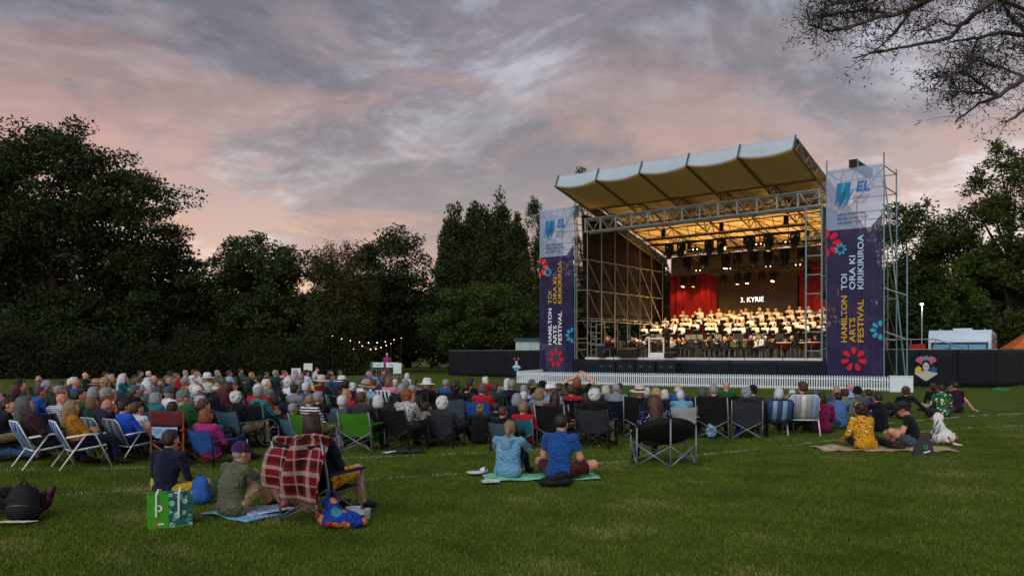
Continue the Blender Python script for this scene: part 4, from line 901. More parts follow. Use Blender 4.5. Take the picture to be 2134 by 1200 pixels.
for k_, (u, v) in enumerate(((4.9, 3.2), (7.3, 3.2), (8.8, 2.5), (9.2, 4.2), (10.2, 4.2), (11.2, 3.7), (12.0, 4.2), (13.4, 4.1), (13.9, 2.7), (9.5, 2.5), (12.2, 1.7), (10.9, 1.9), (6.7, 1.5))): players.append((u, v, 1, ['short', 'bob', 'fringe'][k_ % 3], ['grey', 'blonde', 'white', 'brown'][k_ % 4]))
players.sort(); ORD += ['twenty-' + x for x in ORD[:9]] + ['thirtieth'] + ['thirty-' + x for x in ORD[:9]]
for i, (u, v, pl_, hr_, hc) in enumerate(players):
    p = SW(u, v, DH); rz = face_to(p, SW(8.6, 2.6)); top = ['black', 'charcoal', 'black', 'navy', 'white', 'black'][i % 6]
    wh = '%s orchestra player from the left' % ORD[i]
    person(proto('play' if pl_ else 'sit', 1 if hr_ in ('bob', 'long') else 0, 1.0, .024), p, rz, hr_, hc, top, 'black', label='seated musician in dark concert clothes, %s' % wh, group='orchestra players')
    schair(u, v, rz, M_OLIVEB if 11.4 <= u <= 12.6 else M_GREYB, 'stacking chair under the %s' % wh)
    if pl_: horn(p + Vector((-math.sin(rz) * .22, math.cos(rz) * .22, 1.02)), rz + random.uniform(-.3, .3), i % 2, 'brass instrument held up by the %s' % wh)
pb = SW(13.55, .9, DH); person(proto('sit', 0, 1.0, .024), pb, face_to(pb, SW(9.5, 0)) + .9, 'short', 'dbrown', 'white', 'black', label='young player in white shirt and dark tie seated by the kettle drums', group='orchestra players'); schair(13.55, .9, face_to(pb, SW(9.5, 0)) + .9, M_GREYB, 'stacking chair under the player in shirt and tie')
rzb = face_to(pb, SW(9.5, 0)) + .9; tie = empty('necktie', pb, rzb, 'dark necktie on the young player in the white shirt', 'tie'); MB().slab([(-.02, .085, .90), (.02, .085, .90), (.035, .10, .60), (0, .10, .55), (-.035, .10, .60)], (0, .02, 0)).build('tie_blade', cloth('black'), tie)
pcn = SW(8.1, 1.1, DH + .2); person(proto('conduct', 0, 1.1, .02), pcn, -SA + .25, 'curly', 'blonde', 'black', 'black', label='conductor in black with raised arms on the white podium')
M_WH = mat('white_podium', 'dcdcd6', .5, .04)
pod = sthing('conductor_podium', 'white conductor podium with square white guard rail', 'podium', at=(7.75, 1.0, DH)); MB().box((0, .0, .10), (1.0, 1.0, .20)).build('platform', M_WH, pod)
for a, b_ in (((-.45, -.45, .2), (-.45, -.45, 1.05)), ((.45, -.45, .2), (.45, -.45, 1.05)), ((-.49, -.45, 1.07), (.49, -.45, 1.07)), ((-.45, -.45, .24), (.45, -.45, .24))):
    d_ = Vector(b_) - Vector(a); MB().box((Vector(a) + Vector(b_)) / 2, (max(.07, abs(d_.x)), .07, max(.07, abs(d_.z)))).build('guard_rail', M_WH, pod)
for i, (u, v, l) in enumerate(((5.2, 1.2, 0), (6.9, 1.6, 0), (7.0, 2.3, 1), (9.1, 1.9, 1), (9.7, 1.2, 1), (10.0, 1.25, 1), (11.1, 1.3, 1), (12.3, 1.2, 0), (12.9, 2.6, 1), (14.2, 2.0, 0))):
    mstand(u, v, -SA + random.uniform(-.3, .3) + (math.pi if u < 6 or l else 0), l, 'black music stand%s, %s from the left in the orchestra' % (' with pale sheet music' if l else '', ORD[i]))
M_COP = mat('copper_bowl', '8a3f1c', .3, .15, 5, metal=.8)
for i, (u, v) in enumerate(((14.6, 1.5), (16.15, 1.4), (15.4, 2.6))):
    e = sthing('kettle_drum', ['copper kettle drum beside the player in shirt and tie', 'copper kettle drum behind the blue ladder frame', 'copper kettle drum behind the other two drums'][i], 'drum', 'kettle drums', (u, v, DH))
    MB().lathe([(.0, .32), (.2, .36), (.33, .50), (.37, .70), (.37, .80)], 24).build('bowl', M_COP, e, True); MB().lathe([(0, .815), (.37, .81), (.385, .80), (.385, .77)], 24).build('drum_head', mat('drum_skin', 'c9c2ae', .6, .05), e, True)
    for k in range(4): a = k * 1.57; bar(e, 'leg', (.34 * math.cos(a), .34 * math.sin(a), .75), (.36 * math.cos(a), .36 * math.sin(a), 0), .016, M_GTUBE)
def wedge(u, v, w, label, h=.42):
    e = sthing('stage_monitor', label, 'loudspeaker', 'monitor loudspeakers along the stage edge', (u, v, DH)); MB().slab([(-w / 2, -.22, 0), (-w / 2, .25, 0), (-w / 2, .22, h * .55), (-w / 2, -.05, h), (-w / 2, -.2, h * .8)], (w, 0, 0)).build('cabinet', M_BLACK, e)
    MB().box((0, .12, h * .80), (w * .86, .01, h * .62), Euler((R(-48), 0, 0)).to_matrix()).build('grille', mat('speaker_grille', '1c1e22', .7, .3, 60), e)
wedge(4.6, -.05, .5, 'small black wedge loudspeaker left on the stage edge', .3); wedge(6.35, -.15, 1.2, 'large black wedge loudspeaker in front of the podium', .55); wedge(8.9, .05, .6, 'small black wedge loudspeaker right of the podium', .3)
ampc = sthing('bass_amplifier', 'black bass amplifier cabinet at the left end of the stage', 'amplifier', at=(3.95, 1.0, DH)); MB().box((0, 0, .42), (.62, .42, .84)).build('cabinet', M_BLACK, ampc); MB().box((0, -.215, .34), (.54, .01, .58)).build('grille', MATS['speaker_grille'], ampc); MB().box((0, -.215, .74), (.54, .01, .12)).build('control_panel', M_GTUBE, ampc)
mk = sthing('microphone_stand', 'thin microphone stand beside the bass amplifier', 'stand', at=(3.9, .35, DH)); bar(mk, 'stem', (0, 0, 0), (0, 0, 1.9), .012, M_GTUBE); bar(mk, 'boom', (0, 0, 1.9), (.35, .3, 2.0), .01, M_GTUBE); MB().lathe([(0, -.06), (.03, -.04), (.03, .04), (0, .06)], 10).build('microphone', M_GTUBE, mk, True, loc=(.36, .31, 2.0))
# subwoofers under the stage edge
for i in range(4):
    e = sthing('subwoofer', 'dark subwoofer cabinet below the stage edge, %s from the left' % ORD[i], 'loudspeaker', 'subwoofers in front of the stage', (5.4 + 1.25 * i, -.62, 0)); MB().box((0, 0, .62), (1.15, .7, 1.18)).build('cabinet', M_SKIRT, e); MB().box((0, -.355, .62), (1.05, .012, 1.05)).build('grille', mat('sub_grille', '0e1620', .7, .2, 40), e)
    for s_ in (-.3, .3): MB().box((s_, -.365, .95), (.14, .01, .04)).build('handle', M_GTUBE, e)
# ------------------------------------------------------------------ behind the fences
M_CAB = mat('cabin_white', 'a9c2c4', .6, .08, 1.5); M_CABT = mat('cabin_trim', '2e4a55', .6, .1)
cb = empty('site_cabin', Vector((2.1, 57, 0)), R(-8), 'pale portable cabin with dark roof edge behind the left fence', 'cabin')
MB().box((0, 0, 1.3), (3.4, 2.3, 2.4)).build('wall', M_CAB, cb); MB().box((0, 0, 2.62), (3.6, 2.5, .22)).build('roof', M_CABT, cb)
for k in range(5): MB().box((-1.35 + .68 * k, -1.165, 1.3), (.03, .03, 2.3)).build('wall_rib', mat('cabin_rib', '93acae', .6, .05), cb)
M_CARV = mat('caravan_white', 'c2d6e2', .35, .05, 1.2); M_CARS = mat('caravan_side', '7d8788', .45, .06)
cv = empty('caravan', Vector((25.1, 44.0, 0)), R(-34), 'white caravan with roof rails parked behind the right fence', 'caravan')
MB().slab([(-1.45, -2.6, .5), (-1.45, 2.6, .5), (-1.45, 2.6, 2.75), (-1.45, -2.35, 2.9), (-1.45, -2.6, 2.7), (-1.45, -2.72, 2.3)], (2.9, 0, 0)).build('body', M_CARV, cv)
MB().box((1.462, .0, 1.7), (.02, 5.0, 2.0)).build('side_panel', M_CARS, cv)
for y in (-1.9, -1.1, -.4): MB().box((1.478, y, 1.62), (.02, .45, .6)).build('side_window', M_LENSD, cv)
MB().box((1.478, 1.2, 1.5), (.02, .55, 1.5)).build('door', M_LENSD, cv); MB().tube([(1.48, -2.2, 2.2), (1.48, -1.6, 2.4), (1.48, 2.3, 2.55)], .02, 6).build('side_stripe', M_BLACK, cv)
M_CBL = mat('caravan_window_blue', '4f9fc4', .15, .05, 1, spec=.6)
MB().box((0, -2.735, 1.86), (2.62, .03, .78)).build('front_window_frame', mat('window_trim', '1c2c44', .5, 0), cv)
for k in range(3): MB().box((-.83 + .83 * k, -2.76, 1.82), (.78, .03, .64)).build('front_window', M_CBL, cv)
MB().box((-.55, -2.80, 1.86), (.16, .06, .18)).build('window_latch', M_BLACK, cv)
for s_ in (-1.05, 1.05): bar(cv, 'roof_rail', (s_, -1.6, 2.98), (s_, 2.0, 2.93), .03, M_WTUBE); MB().box((s_, 0, 2.88), (.05, .1, .16)).build('rail_foot', M_WTUBE, cv)
MB().box((0, -.4, 2.95), (.9, .7, .18)).build('roof_vent', M_CARV, cv); MB().box((.3, 1.5, 2.9), (.6, .6, .14)).build('roof_vent', M_CARV, cv)
for x in (-1.3, 1.3):
    o = MB().lathe([(.0, -.1), (.33, -.1), (.36, 0), (.33, .1), (0, .1)], 18).build('wheel', M_BLACK, cv, True, loc=(x, .3, .36)); o.rotation_euler = (0, R(90), 0)
tn = empty('orange_tent', Vector((31.6, 47.5, 0)), R(-20), 'orange peaked tent beyond the caravan', 'tent'); M_ORG = mat('orange_canvas', 'c0602c', .8, .12, 2, .3, 4)
MB().add([(-1.7, -1.7, 1.95), (1.7, -1.7, 1.95), (1.7, 1.7, 1.95), (-1.7, 1.7, 1.95), (0, 0, 3.4)], [(0, 1, 4), (1, 2, 4), (2, 3, 4), (3, 0, 4)]).build('tent_roof', M_ORG, tn); MB().box((0, -1.66, 1.75), (3.3, .03, .40)).build('valance', M_WOOD, tn)
MB().slab([(-.9, -1.28, 2.32), (-.35, -1.28, 2.32), (-.45, -.98, 2.6), (-.75, -.98, 2.6)], (0, -.03, 0)).build('emblem_patch', cloth('purple'), tn)
for x in (-1.6, 1.6):
    for y in (-1.6, 1.6): bar(tn, 'pole', (x, y, 0), (x, y, 1.95), .03, M_ALU)
lp = empty('street_lamp', P(1921, 735, 50) - Vector((0, 0, CAMH)), 0, 'lit lamp on a slim grey pole among the trees right of the stage', 'lamp'); bar(lp, 'pole', (0, 0, 0), (0, 0, 4.7), .05, M_GALV)
MB().lathe([(0, 0), (.08, .02), (.10, .07), (.04, .11), (0, .12)], 14).build('lantern', mat('lamp_glow', 'ffffff', .4, 0, emit='fff4e0', estr=14), lp, True, loc=(0, 0, 4.7))
ll = bpy.data.lights.new('lamp_bulb', 'POINT'); ll.energy = 90; ll.color = (1, .92, .8); ll.shadow_soft_size = .12; lo = bpy.data.objects.new('lamp_bulb', ll); lo.location = lp.location + Vector((0, -.3, 4.75)); link(lo)
ramp = empty('access_ramp', (20.0, 42.2, 0), R(-12), 'grey metal access platform with handrail beside the right tower', 'platform'); MB().box((1.0, 0, 1.35), (2.6, 1.2, .1)).build('platform_deck', M_GALV, ramp)
for x in (-.2, 1.0, 2.2): bar(ramp, 'handrail_post', (x, -.6, 0), (x, -.6, 2.4), .025, M_GALV)
bar(ramp, 'handrail', (-.2, -.6, 2.4), (2.2, -.6, 2.4), .03, M_GALV); bar(ramp, 'handrail', (2.2, -.6, 2.4), (3.6, -.6, 1.9), .03, M_GALV); MB().box((1.3, -.64, 1.85), (.8, .03, .6)).build('red_panel', mat('red_mesh', 'a8261c', .7, .2, 8), ramp)
bs = empty('fence_foot', G(2082, 814), 0, 'green plastic fence foot at the corner of the right fence', 'fence foot'); MB().box((0, 0, .06), (.75, .22, .10)).build('block', mat('green_plastic', '1f7a52', .5, .1), bs); MB().box((0, 0, .13), (.2, .12, .05)).build('socket', mat('green_plastic', '1f7a52'), bs)
# barrier, boards and steward at the far left
M_BOARD = mat('white_board', 'ccd6da', .6, .04)
def board(px, py0, py1, w, Y, label):
    p = P(px, HY, Y); e = empty('sign_board', (p.x, Y, 0), 0, label, 'board'); h0 = CAMH - (py1 - HY) / F * Y; h1 = CAMH - (py0 - HY) / F * Y; w_ = w / F * Y
    MB().box((0, 0, (h0 + h1) / 2), (w_, .03, h1 - h0)).build('panel', M_BOARD, e)
    for s_ in (-1, 1): bar(e, 'leg', (s_ * w_ * .45, .04, 0), (s_ * w_ * .45, .04, h1), .02, M_GALV)
board(828, 756, 778, 17, 50, 'tall white blank board beside the crowd barrier'); board(642, 757, 772, 18, 36, 'higher white board behind the back rows'); board(617, 767, 782, 19, 35.6, 'lower white board behind the back rows')
bp_ = P(802, HY, 51); bz = empty('crowd_barrier', (bp_.x, 51, 0), 0, 'grey barred crowd barrier with two white signs', 'barrier')
for x in np.linspace(-.8, .8, 13): bar(bz, 'upright', (x, 0, .15), (x, 0, 1.05), .012, M_GALV)
for h in (.12, 1.07): bar(bz, 'rail', (-.85, 0, h), (.85, 0, h), .02, M_GALV)
for s_ in (-.42, .42): MB().box((s_, -.03, .92), (.68, .01, .30)).build('sign', M_BOARD, bz); MB().box((s_, -.037, .92), (.3, .006, .06)).build('sign_print', M_INK['cyan'], bz)
for s_ in (-.85, .85): bar(bz, 'foot', (s_, -.3, .02), (s_, .3, .02), .02, M_GALV); bar(bz, 'end_post', (s_, 0, 0), (s_, 0, 1.07), .02, M_GALV)
person(proto('stand', 1, 1.0, .024), (bp_.x + .05, 51.6, 0), math.pi, 'short', 'white', 'magenta', 'magenta', label='steward in a pink outfit standing behind the crowd barrier')
# string lights
sl = empty('string_lights', (0, 0, 0), 0, 'strings of small warm bulbs hung under the trees', 'lights'); M_BULB = mat('bulb_glow', 'fff0d8', .4, 0, emit='ffc890', estr=2.6); bl = MB().lathe([(0, -.04), (.03, -.02), (.032, .01), (.015, .04), (0, .05)], 10).mesh('bulb', M_BULB, True)
for L in ([(693, 700), (712, 706), (730, 710), (749, 713), (768, 714), (786, 714), (803, 712), (821, 708), (836, 704)], [(737, 727), (755, 721), (772, 728), (783, 727), (794, 724), (805, 720), (815, 716)]):
    pts = [P(x, y, 58) for x, y in L]; MB().tube([p + Vector((0, 0, .06)) for p in pts], .008, 4).build('cable', M_BLACK, sl)
    for p in pts: o = bpy.data.objects.new('bulb', bl); o.location = p; link(o, sl)
    for q in (pts[0], pts[-1]): bar(sl, 'pole', (q.x, q.y, 0), (q.x, q.y, q.z + .06), .03, M_BLACK)
l_ = bpy.data.lights.new('string_glow', 'POINT'); l_.energy = 25; l_.color = (1, .5, .25); lo = bpy.data.objects.new('string_glow', l_); lo.location = P(775, 716, 57.6); link(lo)
# ------------------------------------------------------------------ trees
def leafm(name, c, var=.45, tl=.25):
    m = bpy.data.materials.new(name); m.use_nodes = True; t = NT(m.node_tree); b = t.n['Principled BSDF']; out = t.n['Material Output']; MATS[name] = m
    gi = t.new('ShaderNodeNewGeometry'); c = lin(c) if isinstance(c, str) else c
    tcn = t.new('ShaderNodeTexCoord'); big_ = t.noise(tcn.outputs['Object'], .5, 3, .6)
    f = t.math('ADD', t.math('MULTIPLY', gi.outputs['Random Per Island'], .5), t.math('MULTIPLY', big_, .5))
    col = t.ramp(f, [(.25, tuple(x * (1 - var) for x in c)), (.75, tuple(x * (1 + var) for x in c))])
    t.link(col, b.inputs['Base Color']); b.inputs['Roughness'].default_value = .6; b.inputs['Specular IOR Level'].default_value = .25
    tr_ = t.new('ShaderNodeBsdfTranslucent'); t.link(col, tr_.inputs[0]); mx = t.new('ShaderNodeMixShader'); mx.inputs[0].default_value = tl
    t.link(b.outputs[0], mx.inputs[1]); t.link(tr_.outputs[0], mx.inputs[2]); t.link(mx.outputs[0], out.inputs[0]); return m
L_DARK = leafm('leaf_dark', (0.024, 0.04, 0.011)); L_MID = leafm('leaf_mid', (0.04, 0.064, 0.019)); L_OLIVE = leafm('leaf_olive', (0.052, 0.055, 0.011)); L_GREEN = leafm('leaf_green', (0.043, 0.07, 0.009)); L_POP = leafm('leaf_poplar', (0.033, 0.048, 0.011)); L_HEDGE = leafm('leaf_hedge', (0.02, 0.029, 0.008)); L_GUM = leafm('leaf_gum', (.022, .027, .016), .4, .15)
M_BARK = mat('bark', '2c241c', .9, .35, 5, .8, 12); M_BARKG = mat('gum_bark', '4d4844', .85, .3, 4, .6, 10)
def leaf_quads(C, ln, wd, g, flat=.5, droop=0.0):
    N = len(C); d = g.normal(size=(N, 3)); d[:, 2] *= flat; d[:, 2] -= droop; d /= np.linalg.norm(d, axis=1)[:, None]; w = np.cross(d, g.normal(size=(N, 3))); w /= np.linalg.norm(w, axis=1)[:, None] + 1e-9
    l = ln * g.uniform(.6, 1.3, N)[:, None]; ww = wd * g.uniform(.6, 1.3, N)[:, None]; V = np.empty((N, 4, 3)); V[:, 0] = C; V[:, 1] = C + d * l * .45 + w * ww / 2; V[:, 2] = C + d * l; V[:, 3] = C + d * l * .45 - w * ww / 2
    return V.reshape(-1, 3), np.arange(4 * N).reshape(-1, 4)
def crown_pts(env, n, g, shell=.75):
    out = []; wts = np.array([r[0] * r[1] * r[2] for _, r in env]); wts = wts / wts.sum()
    while len(out) < n:
        c, r = env[g.choice(len(env), p=wts)]; q = g.normal(size=3); q /= np.linalg.norm(q); out.append(np.array(c) + q * np.array(r) * (shell + (1 - shell) * g.random()) * (g.random() ** .22 if shell < .9 else 1))
    return np.array(out)
def tree(name, label, base, env, leafmat, seed, nc=110, cl=(1.0, 1.0, .55), per=150, ln=.34, wd=.16, trunk=.35, th=None, group='trees behind the lawn', flat=.5, droop=0.0, nl=34, bark=None, stems=1):
    g = np.random.default_rng(seed); e = empty(name, base, 0, label, 'tree', group); C = crown_pts(env, nc, g)
    C = C[C[:, 2] > .5]; N = len(C) * per; id_ = np.repeat(np.arange(len(C)), per); sz = g.uniform(.6, 1.25, len(C)); q = g.normal(size=(N, 3)); q /= np.linalg.norm(q, axis=1)[:, None]
    pos = C[id_] + q * (g.random(N) ** .45)[:, None] * np.array(cl) * sz[id_][:, None]; V, Fq = leaf_quads(pos, ln, wd, g, flat, droop)
    link(bpy.data.objects.new('crown', fast('crown', V, Fq, [leafmat], None, False)), e)
    H = max(c[2] + r[2] for c, r in env); cx = np.mean([c[0] for c, r in env]); cy = np.mean([c[1] for c, r in env]); th = th or H * .8; t = MB()
    for s_ in range(stems):
        ox, oy = (0, 0) if stems == 1 else (g.uniform(-.5, .5), g.uniform(-.4, .4)); tx, ty = (cx * .8, cy * .8) if stems == 1 else (g.uniform(-.35, .35) * th, g.uniform(-.2, .2) * th)
        pts = [(ox + tx * k ** 1.5 + g.normal(0, .12) * (k > 0), oy + ty * k ** 1.5 + g.normal(0, .12) * (k > 0), th * k) for k in (0, .12, .3, .5, .75, 1)]; t.tube(pts, [trunk * x / math.sqrt(stems) for x in (1.35, 1.0, .8, .6, .35, .1)], 8)
    for i in g.choice(len(C), min(nl, len(C)), replace=False):
        c = C[i]; z0 = max(th * .15, min(th * .95, c[2] * g.uniform(.55, .85))); k = z0 / th; s0 = np.array((cx * .8 * k ** 1.5, cy * .8 * k ** 1.5, z0)); m1 = s0 * .5 + c * .5 + np.array((0, 0, -.25 + .5 * g.random())); r0 = trunk * (1 - k) * .35 + .04
        t.tube([s0, m1, c], [r0, r0 * .6, .015], 5, caps=False)
    t.build('trunk', bark or M_BARK, e, True); return e
def blob(cx, cz, rx, rz, ry=None): return ((cx, 0, cz), (rx, ry or rx * .8, rz))
def at(px, Y): return Vector(((px - CX) / F * Y, Y, 0))
def hh(py, Y): return CAMH + (HY - py) / F * Y
Y = 60
tree('spreading_tree', 'huge dark spreading tree filling the left edge of the view', at(120, Y), [((-2, 0, 13.4), (9.5, 6, 6.3)), ((4.5, 0, 11.2), (5.8, 5, 5.0)), ((-8, 0, 12), (7, 5, 6.8)), ((6.5, 0, 6.5), (4.0, 4, 4.6)), ((-2, 1.5, 6.0), (8, 3, 3.8)), ((-9, 0, 4.5), (7, 3.5, 4.2)), ((2.5, -1.5, 3.4), (6.5, 3, 3.2))], L_DARK, 1, 760, (1.5, 1.5, .8), 185, .32, .16, .6, 14, flat=.6, nl=40)
tree('spreading_tree', 'dark tree at the far left edge behind the seated crowd', at(-40, 66), [((0, 0, 9), (7, 5, 7.5))], L_DARK, 2, 150, (1.5, 1.5, .6), 130, .42, .18, .45)
tree('layered_tree', 'dark layered tree at the right flank of the huge left tree', at(335, 63), [((0, 0, 7.2), (4.2, 4, 3.4)), ((1.6, 0, 4.6), (3.4, 3.5, 3.0)), ((-3, 0, 5), (3.4, 3, 3.6))], L_DARK, 3, 170, (1.5, 1.5, .45), 150, .36, .16, .35, flat=.35)
tree('broadleaf_tree', 'rounded broadleaf tree with pale glossy leaves, second group from the left', at(560, 63), [((-1.8, 0, 7.2), (3.6, 3.4, 3.7)), ((1.6, 0, 7.0), (3.6, 3.4, 3.2)), ((0, 0, 4.0), (5.0, 3.5, 2.6)), ((-1.0, 0, 9.0), (2.4, 2.2, 2.4))], L_MID, 4, 230, (.85, .85, .7), 150, .30, .15, .3, 8, stems=4)
tree('olive_tree', 'yellowish drooping tree between the broadleaf tree and the dark tree', at(705, 62), [((0, 0, 7.3), (2.5, 2.5, 3.2)), ((-.6, 0, 4.4), (2.3, 2.2, 3.0)), ((1.2, 0, 5.0), (2.0, 2, 3.0))], L_OLIVE, 5, 150, (.7, .7, 1.0), 150, .26, .10, .25, droop=.5)
tree('broadleaf_tree', 'dark rounded tree just left of the tall poplars', at(815, 70), [((0, 0, 8.8), (4.2, 4, 3.9)), ((1.5, 0, 5.5), (4.0, 3.5, 3.5)), ((-1.8, 0, 5.2), (3.4, 3, 3.6))], L_DARK, 6, 210, (1.1, 1.1, .8), 140, .32, .15, .35)
for i, (px, top, rw, lb) in enumerate(((945, 420, 1.6, 'shortest narrow poplar at the left of the poplar clump'), (982, 396, 1.7, 'second narrow poplar from the left in the clump'), (1012, 410, 1.5, 'narrow poplar in the middle of the clump'), (1046, 392, 1.6, 'tallest narrow poplar left of the stage'), (1075, 425, 1.3, 'narrow poplar at the right of the clump'))):
    Hh = hh(top, 74); tree('poplar_tree', lb, at(px, 74 + i % 2), [((0, 0, Hh * .60), (rw, rw, Hh * .38)), ((0, 0, Hh * .35), (rw * 1.25, rw * 1.2, Hh * .30))], L_POP, 20 + i, 190, (.55, .55, 1.1), 150, .30, .15, .22, Hh * .9, flat=1.6, droop=-.6, nl=26)
tree('bushy_tree', 'low wide bright green tree above the left black fence', at(1010, 64), [((0, 0, 4.8), (4.2, 3.2, 2.9)), ((-2.2, 0, 3.4), (3.0, 2.8, 2.3)), ((2.4, 0, 3.8), (2.8, 2.8, 2.6))], L_GREEN, 7, 210, (1.0, 1.0, .5), 150, .26, .12, .25, droop=.25)
tree('birch_tree', 'loose drooping tree directly behind the left banner', at(1125, 70), [((0, 0, 12.6), (1.6, 1.6, 3.4)), ((.3, 0, 8.5), (2.3, 2, 4)), ((.5, 0, 4), (3, 2.5, 3.6))], L_POP, 8, 160, (.6, .6, 1.1), 120, .26, .10, .22, 14, droop=.6)
tree('conifer_tree', 'thin conifer tip rising above the stage roof', at(1216, 78), [((0, 0, 18.6), (.55, .55, 2.6)), ((0, 0, 14), (1.5, 1.5, 4)), ((0, 0, 7), (3, 2.5, 6))], L_DARK, 9, 110, (.55, .55, .5), 140, .28, .10, .25, 20)
tree('broadleaf_tree', 'dark tree glimpsed through the left side of the stage', at(1300, 76), [((0, 0, 7), (6, 4, 5.5)), ((4, 0, 5), (5, 4, 4.6))], L_DARK, 10, 200, (1.3, 1.3, .9), 120, .36, .17, .35)
tree('broadleaf_tree', 'dense dark green tree right behind the right scaffold tower', at(1905, 58), [((0, 0, 9.6), (2.8, 2.6, 3.4)), ((-.5, 0, 5.0), (3.8, 3, 4.4)), ((-6, 0, 5), (4.5, 3, 4.4)), ((3, 0, 6.5), (3, 2.5, 4))], L_MID, 12, 300, (1.0, 1.0, .8), 140, .32, .15, .3)
tree('feathery_tree', 'feathery tree with ragged top between the lamp and the right edge', at(1990, 56), [((0, 0, 8.6), (2.8, 2.6, 3.4)), ((1.0, 0, 4.6), (4.0, 3, 4.0))], L_GREEN, 13, 190, (.8, .8, .7), 140, .28, .12, .28)
tree('feathery_tree', 'tall open-topped tree above the caravan at the right edge', at(2105, 52), [((-.5, 0, 12.2), (2.6, 2.4, 3.6)), ((.6, 0, 9.0), (4.0, 3, 3.6)), ((.0, 0, 4.6), (5.0, 3.4, 4.2))], L_GREEN, 14, 260, (.75, .75, .6), 120, .28, .12, .3, nl=70)
tree('broadleaf_tree', 'dark tree beyond the right edge of the caravan', at(2260, 56), [((0, 0, 8), (5, 4, 6.5))], L_DARK, 15, 170, (1.2, 1.2, .9), 120, .34, .16, .35)
# far belt of trees closing the view: eight shared shapes set along a line
far = [tree('background_tree', 'x', (0, 0, 0), [((0, 0, 5.2), (5.2, 3, 4.0)), ((1.5 * (-1) ** k, 0, 7.0), (3.4, 2.6, 2.6)), ((0, 0, 2.4), (5.4, 2.6, 2.6))], [L_DARK, L_DARK, L_MID][k], 40 + k, 150, (1.3, 1.0, .9), 110, .46, .22, .35, group='far trees') for k in range(3)]
nfar = 0
for k, px in enumerate(range(-140, 2400, 110)):
    src = far[k % 3]; Yf = 86 + 4 * (k % 2)
    if k < 3: o = src
    else:
        o = src.copy(); link(o)
        for ch in src.children: c_ = ch.copy(); link(c_, o)
    o.location = at(px, Yf); o.rotation_euler = (0, 0, [0, 3.14][k % 2]); s_ = [1.0, .92, 1.08, .97][k % 4]; o.scale = (s_, s_, s_ * [1, .92, 1.05][k % 3])
    o['label'] = 'dark tree of the far belt, %s' % ('at the left end' if k == 0 else 'at the right end' if k == 23 else '%s along from the left' % (ORD[k] if k < 20 else ['twenty-first', 'twenty-second', 'twenty-third', 'twenty-fourth'][k - 20])); o['group'] = 'far trees'; nfar += 1
# hedge shrubs in front of the trees
sh0 = [empty('hedge_shrub', (0, 0, 0), 0, 'x', 'shrub', 'shrubs along the lawn edge') for _ in range(2)]
for k, e in enumerate(sh0):
    g = np.random.default_rng(70 + k); C = crown_pts([((0, 0, 1.1), (2.1, 1.2, 1.1 + .3 * k)), ((.8, 0, .7), (1.8, 1.2, .8))], 70, g); C = C[C[:, 2] > .1]; per = 170; N = len(C) * per; q = g.normal(size=(N, 3)); pos = np.repeat(C, per, 0) + q * .30
    pos = pos[pos[:, 2] > .02]; V, Fq = leaf_quads(pos, .17, .08, g); link(bpy.data.objects.new('foliage', fast('foliage', V, Fq, [L_HEDGE], None, False)), e)
    t = MB(); [t.tube([(g.normal(0, .1), g.normal(0, .1), 0), c], [.04, .01], 5) for c in C[:14]]; t.build('stem', M_BARK, e)
spots = [(-60, 52), (20, 52), (95, 52.5), (170, 53), (245, 54), (318, 55), (395, 57), (468, 58), (540, 58), (610, 59), (665, 60), (705, 60), (-130, 52), (1180, 64), (1260, 62)]
for k, (px, Yf) in enumerate(spots):
    src = sh0[k % 2]
    if k < 2: o = src
    else:
        o = src.copy(); link(o)
        for ch in src.children: c_ = ch.copy(); link(c_, o)
    o.location = at(px, Yf); o.rotation_euler = (0, 0, .5 * math.sin(k * 7)); z_ = [1.0, 1.45, .75, 1.2, .9][k % 5] * (1.35 if px in (665, 705) else 1.0); o.scale = (1.05, 1, z_)
    o['label'] = 'clipped dark green shrub at the lawn edge, ' + ('glimpsed behind the stage scaffolding' if px > 1000 else '%s from the left of the view' % ORD[k]) + (' nearer the podium' if px == 1260 else '')
